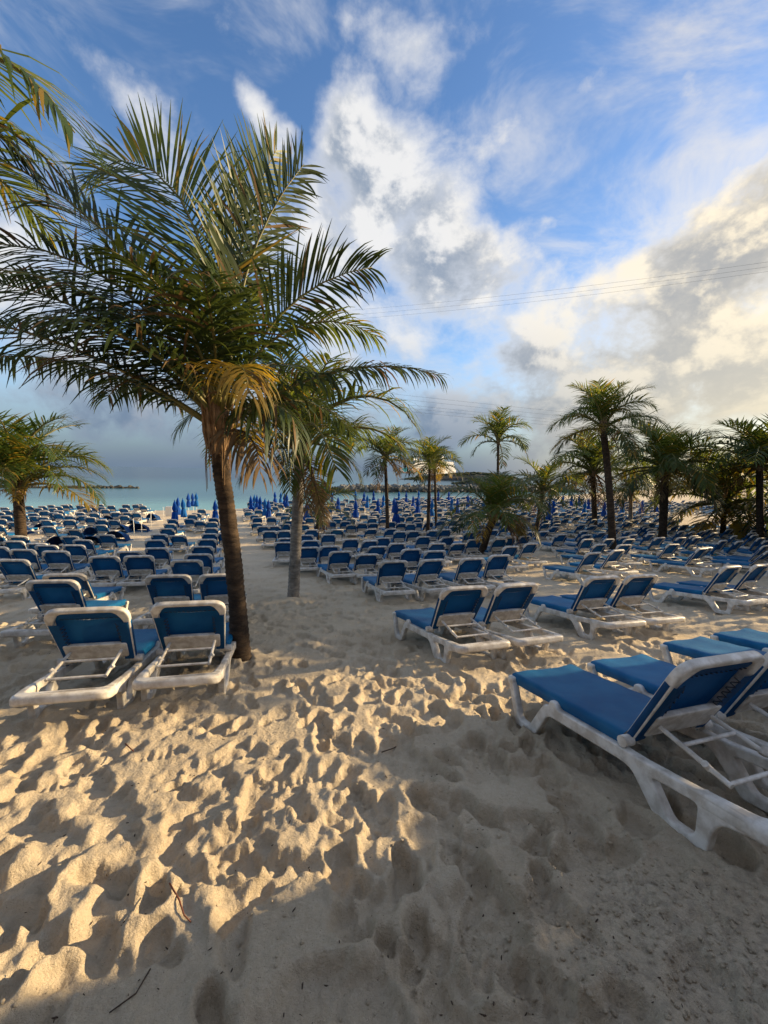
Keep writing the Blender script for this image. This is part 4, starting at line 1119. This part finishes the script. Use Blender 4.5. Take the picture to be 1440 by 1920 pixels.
# ------------------------------------------------------------------ breakwater, islets, far rocks
def rock_mesh(seed):
    rg2 = random.Random(seed); bm = bmesh.new(); bmesh.ops.create_icosphere(bm, subdivisions=1, radius=1)
    for v in bm.verts: v.co *= rg2.uniform(.72, 1.15)
    me = bpy.data.meshes.new('rock'); bm.to_mesh(me); bm.free(); return me
RK = [([v.co.copy() for v in me.vertices], [tuple(p.vertices) for p in me.polygons]) for me in (rock_mesh(i) for i in range(6))]
def rock_line(name, label, A, B, width, height, n, size, seed, mats=('rock', 'rock_dark'), cat='breakwater'):
    rg2 = random.Random(seed); A = Vector(A); B = Vector(B); d = (B - A); sd = Vector((-d.y, d.x, 0)).normalized()
    t = thing(name, label, cat, (A.x, A.y, SEA))
    m = MB(); sec = [(-width, -1.0), (-width * .45, height * .65), (0, height * .8), (width * .45, height * .65), (width, -1.0)]
    rows = []
    for i in range(33):
        p = d * (i / 32); k = min(1, min(i, 32 - i) / 2 + .25)
        rows.append([(p.x + sd.x * a * k, p.y + sd.y * a * k, b * k if b > 0 else b) for a, b in sec])
    m.grid(rows); link('core', m.mesh('core', mats[1]), t)
    m = MB()
    for i in range(n):
        u = rg2.random(); q = rg2.gauss(0, .42); q = max(-1, min(1, q)); z = height * .82 * (1 - abs(q) ** 1.2) * min(1, min(u, 1 - u) * 14 + .2)
        s = size * rg2.uniform(.5, 1.25)
        mt = Matrix.Translation(d * u + sd * q * width + Vector((0, 0, z - .1))) @ Euler((rg2.uniform(0, 6), rg2.uniform(0, 6), rg2.uniform(0, 6))).to_matrix().to_4x4() @ Matrix.Diagonal((s * rg2.uniform(.7, 1.2), s, s * rg2.uniform(.6, .9), 1))
        vs, fs = RK[rg2.randrange(6)]
        m.add([mt @ v for v in vs], fs, 1 if z < height * .42 and rg2.random() < .85 else 0)
    tag(link('boulders', m.mesh('boulders', list(mats)), t), None, None, None, 'stuff')
a = sea_pt(612, 922.5); b = sea_pt(1085, 922)
rock_line('breakwater', 'long low breakwater of grey boulders across the lagoon', a, b, 2.6, 1.75, 1100, .62, 3)
a = sea_pt(-60, 914.5); b = sea_pt(262, 915.5)
rock_line('reef_rocks', 'thin line of dark rocks in the water behind the left palm', a, b, 1.0, .42, 160, .45, 5, ('rock_dark', 'rock_dark'), 'rocks')
def islet(name, label, px0, px1, pyb, hgt, seed, depth):
    A = sea_pt(px0, pyb); B = sea_pt(px1, pyb + (px1 - px0) * .0185)
    c = (A + B) / 2; hw = (B - A).length / 2; rg2 = random.Random(seed)
    t = thing(name, label, 'islet', (c.x, c.y, SEA)); m = MB(); rows = []
    nx, ny = 60, 16
    for j in range(ny + 1):
        row = []
        for i in range(nx + 1):
            u = -1 + 2 * i / nx; v = -1 + 2 * j / ny
            e = max(0, 1 - (abs(u) ** 2.4) - v * v)
            prof = e ** .55 * (0.62 + .38 * math.sin(u * 2.2 + .9)) + .10 * float(fbm(np.array(u * 6 + seed), np.array(v * 4.0), 3, seed)) * (1 if e > 0 else 0)
            row.append((u * hw, v * depth + 4, hgt * prof - .25))
        rows.append(row)
    m.grid(rows); link('rock_mass', m.mesh('rock_mass', 'rock_dark', False), t)
    m = MB()
    for i in range(260):
        u = rg2.uniform(-.9, .9); v = rg2.uniform(-.6, .3); e = max(0, 1 - abs(u) ** 2.4 - v * v)
        z = hgt * e ** .55 * (.62 + .38 * math.sin(u * 2.2 + .9)); s = hgt * rg2.uniform(.05, .14)
        mt = Matrix.Translation((u * hw, v * depth + 4, z)) @ Matrix.Diagonal((s * 2.2, s * 2, s, 1)); vs, fs = RK[rg2.randrange(6)]
        m.add([mt @ q for q in vs], fs)
    tag(link('scrub_cover', m.mesh('scrub_cover', 'scrub'), t), None, None, None, 'stuff')
islet('rocky_islet', 'long dark rocky islet beyond the breakwater, right of the ship', 748, 990, 899, 5.2, 3, 14)
islet('rocky_islet', 'smaller dark islet just behind the breakwater', 846, 970, 908, 2.9, 8, 6)
x = sea_pt(906, 914)
t = thing('channel_marker', 'tiny white marker post on the breakwater before the small islet', 'marker', (x.x, x.y, SEA))
m = MB(); m.tube([(0, 0, 0), (0, 0, 1.9)], .35, 8); link('marker_body', m.mesh('marker_body', 'pole_white'), t)
m = MB(); m.tube([(0, 0, 1.9), (0, 0, 2.2), (0, 0, 2.4)], [.4, .3, .05], 8); link('marker_cap', m.mesh('marker_cap', 'pole_white'), t)

# ------------------------------------------------------------------ cruise ship and small boat
def ship():
    c = ray(800, 888); c = CAMLOC + c * (1500 / c.y)
    L, W2, DK = 290.0, 19.0, 17.0
    t = thing('cruise_ship', 'large cruise ship anchored on the horizon with a colourful painted bow', 'ship', (c.x, c.y, SEA), (0, 0, R(222)))
    m = MB(); st = []
    for i in range(31):
        u = i / 30; x = -L / 2 + L * u
        wf = min(1, (1 - u) * 4.2) ** .62 if u > .7 else 1
        sheer = 2.5 * max(0, (u - .6) / .4) ** 2
        fl = .55 if u > .8 else .9
        ov = 9 * max(0, (u - .85) / .15)
        st.append([(x, -W2 * wf * fl, -2), (x + ov * .3, -W2 * wf * .95, 6), (x + ov, -W2 * wf, DK + sheer), (x + ov, W2 * wf, DK + sheer), (x + ov * .3, W2 * wf * .95, 6), (x, W2 * wf * fl, -2)])
    m.grid(st[:19]); m.grid(st[18:], 1)
    link('hull', m.mesh('hull', ['ship_white', 'hull_art']), t)
    for k in range(9):
        z = DK + 1 + 3.1 * k; f0 = -L / 2 + 5 + k * 1.5; f1 = L / 2 - 46 - k * 3.2
        m = MB(); m.box(((f0 + f1) / 2, 0, z + 1.1), (f1 - f0, W2 * 2 - 1.2, 2.2)); link('deck', m.mesh('deck', 'ship_white'), t)
        m = MB(); m.box(((f0 + f1) / 2, 0, z + 2.65), (f1 - f0 - 3, W2 * 2 - 4.5, .9)); link('window_band', m.mesh('window_band', 'ship_dark'), t)
    m = MB(); m.box((L / 2 - 62, 0, DK + 31), (16, W2 * 2 + 6, 5)); link('bridge', m.mesh('bridge', 'ship_white'), t)
    m = MB(); m.box((-70, 0, DK + 36), (30, 14, 18)); m.box((-78, 0, DK + 47), (16, 10, 6)); link('funnel', m.mesh('funnel', 'ship_white'), t)
    m = MB(); m.tube([(L / 2 - 66, 0, DK + 33), (L / 2 - 68, 0, DK + 50)], [1.5, .4], 8); link('mast', m.mesh('mast', 'ship_white'), t)
    for i in range(9):
        m = MB(); m.box((-105 + i * 19, -W2 + .2, DK + 2.2), (12, 3.2, 3.4)); link('lifeboat', m.mesh('lifeboat', 'ship_white'), t)
ship()
c = ray(612, 885.5); c = CAMLOC + c * (760 / c.y)
t = thing('motor_yacht', 'tiny white motor yacht on the horizon left of the ship', 'boat', (c.x, c.y, SEA), (0, 0, .25))
m = MB(); m.grid([[(x_, -1.5 * w_, .0), (x_, -1.9 * w_, 1.6), (x_, 1.9 * w_, 1.6), (x_, 1.5 * w_, 0)] for x_, w_ in ((-5, .9), (-2, 1), (2, .95), (4.2, .6), (5.6, .06))]); link('hull', m.mesh('hull', 'ship_white'), t)
m = MB(); m.box((-.6, 0, 2.3), (5.2, 2.8, 1.4)); m.box((-1.2, 0, 3.5), (3, 2.3, 1.0)); link('cabin', m.mesh('cabin', 'ship_white'), t)
m = MB(); m.box((-.6, 0, 2.45), (5.3, 2.9, .45)); link('cabin_window', m.mesh('cabin_window', 'ship_dark'), t)

# ------------------------------------------------------------------ zip-line cables
def cable(a, b, sag, label, r):
    A = Vector(a); B = Vector(b); o_ = A.copy()
    pts = [A.lerp(B, i / 40) - A - Vector((0, 0, 4 * sag * (i / 40) * (1 - i / 40))) for i in range(41)]
    m = MB(); m.tube(pts, r, 5); o = link('cable', m.mesh('cable', 'wire', True), None, o_); tag(o, label, 'cable', 'zip line cables in the sky')
for i, (y0, y1, y2) in enumerate(((578, 487, 0), (587, 496, 0), (595, 505, 0))):
    cable(at(560, y0 + 10, 130), at(1560, y1 - 13, 70), 1.2, '%s of the three high cables crossing the clouds at the upper right' % ('topmost', 'middle', 'lowest')[i], .016)
for i, (y0, y1) in enumerate(((633, 812), (641, 820), (655, 826), (664, 830), (672, 835))):
    cable(at(-180, y0, 60), at(1500, y1, 150), 1.0, '%s of the five low cables sloping down to the right behind the palms' % ('topmost', 'second', 'middle', 'fourth', 'lowest')[i], .017)

# ------------------------------------------------------------------ litter on the sand
def stick(name, label, pts, r, mt):
    P3 = []
    for (px, py, up_) in pts:
        x, y, z = ground_at(px, py); P3.append(Vector((x, y, sand_z(x, y) + up_ * .25)))
    o0 = P3[0].copy(); m = MB(); m.tube([p - o0 for p in P3], [r * (1 - .5 * i / len(P3)) for i in range(len(P3))], 6)
    tag(link(name, m.mesh(name, mt, True), None, o0), label, 'twig')
stick('twig', 'straight dark twig lying in the shaded sand of the middle foreground', [(716, 1403, .035), (738, 1388, .045), (763, 1371, .04)], .004, 'twig')
stick('twig', 'reddish dry stalk on the sunlit sand at the lower left', [(318, 1660, .03), (336, 1690, .05), (345, 1715, .03), (358, 1728, .02)], .0035, 'twig_red')
stick('twig', 'thin curved root below the reddish stalk in the shaded sand', [(282, 1820, .02), (255, 1865, .02), (205, 1900, .02)], .003, 'twig')
stick('twig', 'small reddish twig before the two loungers by the big palm', [(235, 1392, .03), (250, 1410, .03)], .005, 'twig_red')
m = MB(); rg3 = random.Random(77)
for i in range(520):
    y = 1.1 + 6 * rg3.random() ** 1.3; x = rg3.uniform(-.95, .95) * y
    z = sand_z(x, y) + .002; s = rg3.uniform(.002, .0062); a = rg3.uniform(0, 6)
    vs, fs = RK[i % 6]; mt = Matrix.Translation((x, y, z)) @ Matrix.Rotation(a, 4, 'Z') @ Matrix.Diagonal((s * rg3.uniform(1, 2.6), s * .6, s * .5, 1))
    m.add([mt @ v for v in vs], fs)
tag(link('seaweed_litter', m.mesh('seaweed_litter', 'twig')), 'tiny dark seaweed scraps scattered over the foreground sand', 'litter', None, 'stuff')

m = MB(); rg4 = random.Random(5)
RK0 = []
for i in range(4):
    bm = bmesh.new(); bmesh.ops.create_icosphere(bm, subdivisions=1, radius=1); r5 = random.Random(i + 40)
    for v in bm.verts: v.co *= r5.uniform(.7, 1.2)
    RK0.append(([v.co.copy() for v in bm.verts], [tuple(v.index for v in f.verts) for f in bm.faces])); bm.free()
for i in range(2600):
    if i < 1500:
        x = rg4.gauss(1.1, .45); y = rg4.gauss(1.2, .34); s = rg4.uniform(.002, .008) * (1.5 if rg4.random() < .12 else 1)
    else:
        y = 1.0 + 3.6 * rg4.random() ** 1.4; x = rg4.uniform(-.95, .95) * (y + .2); s = rg4.uniform(.0025, .008)
        if float(fbm(np.array(x / .35), np.array(y / .35), 2, 133)) < .06: continue
    if y < .75: continue
    mt = Matrix.Translation((x, y, sand_z(x, y) + s * .35)) @ Matrix.Rotation(rg4.uniform(0, 6), 4, 'Z') @ Matrix.Diagonal((s * rg4.uniform(.8, 1.5), s, s * .75, 1))
    vs, fs = RK0[i % 4]; m.add([mt @ v for v in vs], fs)
tag(link('sand_clods', m.mesh('sand_clods', 'sand', True)), 'small crumbled sand clods on the foreground sand', 'sand', None, 'stuff')

# ------------------------------------------------------------------ screen added out of frame on the sun side to shade the foreground sand
q_ = Vector((-math.cos(SUN_AZ), math.sin(SUN_AZ), 0)); s_ = Vector((math.sin(SUN_AZ), math.cos(SUN_AZ), 0))
def sunframe(px, py):
    x, y, z = ground_at(px, py); p = Vector((x, y, 0)); return p.dot(q_), p.dot(s_), z
def hut():
    T = 11.0; g0 = gz(10, 5)
    def H(px, py):
        s, u, z = sunframe(px, py); return s, z + (T - u) * math.tan(SUN_EL)
    sA, hA = H(680, 1400); sB, hB = H(760, 1590); sC, hC = H(0, 1890); hB -= .07; hC += .02; hA -= .02
    t = thing('shade_screen', 'added timber screen outside the right edge, outline cut to cast the foreground shadow', 'screen', q_ * sB + s_ * T)
    o0 = t.location.copy()
    poly = [(sA, -1), (sA, hA), (sB, hB), (sC, hC), (sC - 1.6, hC + .5), (sC - 4.5, hC - .6), (sC - 4.5, -1)]  # outline projected back from the shadow edge on the sand
    holes = []
    for px, py, hw, hh in ((1026, 1648, .045, .05), (1082, 1662, .04, .02), (1105, 1728, .035, .05), (1050, 1752, .03, .04)):  # openings cut to throw light dapples into the shadow
        s, z = H(px, py); hw *= .72; hh *= .72; holes.append(fillet([(s - hw, z - hh), (s + hw, z - hh), (s + hw, z + hh), (s - hw, z + hh)], .03, 3))
    link('panel', curve_solid('panel', [poly] + holes, .05, 0.0, 'timber', lambda c: q_ * c.x + s_ * (T + c.z) + Vector((0, 0, c.y)) - o0, 0), t)
    for k in range(6):
        s = sA - .1 - 1.15 * k; p = q_ * s + s_ * (T + .14) - o0
        m = MB(); m.tube([p + Vector((0, 0, -1)), p + Vector((0, 0, min(hA, hC) - .1))], .05, 8); link('post', m.mesh('post', 'timber', True), t)
hut()

# unseen pavilion added behind the viewer to block sky light and deepen the shade
t = thing('beach_pavilion', 'added timber pavilion behind the viewer, blocking sky light', 'pavilion', (0, -4.6, gz(0, -4.6)))
m = MB(); m.box((0, -2.0, 2.4), (26, .3, 5.2)); link('wall', m.mesh('wall', 'timber'), t)
m = MB()
m.add([(-14, 2.2, 3.6), (14, 2.2, 3.6), (14, -2.5, 6.2), (-14, -2.5, 6.2), (-14, 2.2, 3.8), (14, 2.2, 3.8), (14, -2.5, 6.4), (-14, -2.5, 6.4)], [(0, 1, 2, 3), (7, 6, 5, 4), (0, 4, 5, 1), (1, 5, 6, 2), (2, 6, 7, 3), (3, 7, 4, 0)])
link('roof', m.mesh('roof', 'thatch'), t)
for i in range(8):
    m = MB(); m.tube([(-13 + 3.7 * i, 1.9, -.3), (-13 + 3.7 * i, 1.9, 3.75)], .09, 10); link('post', m.mesh('post', 'timber', True), t)
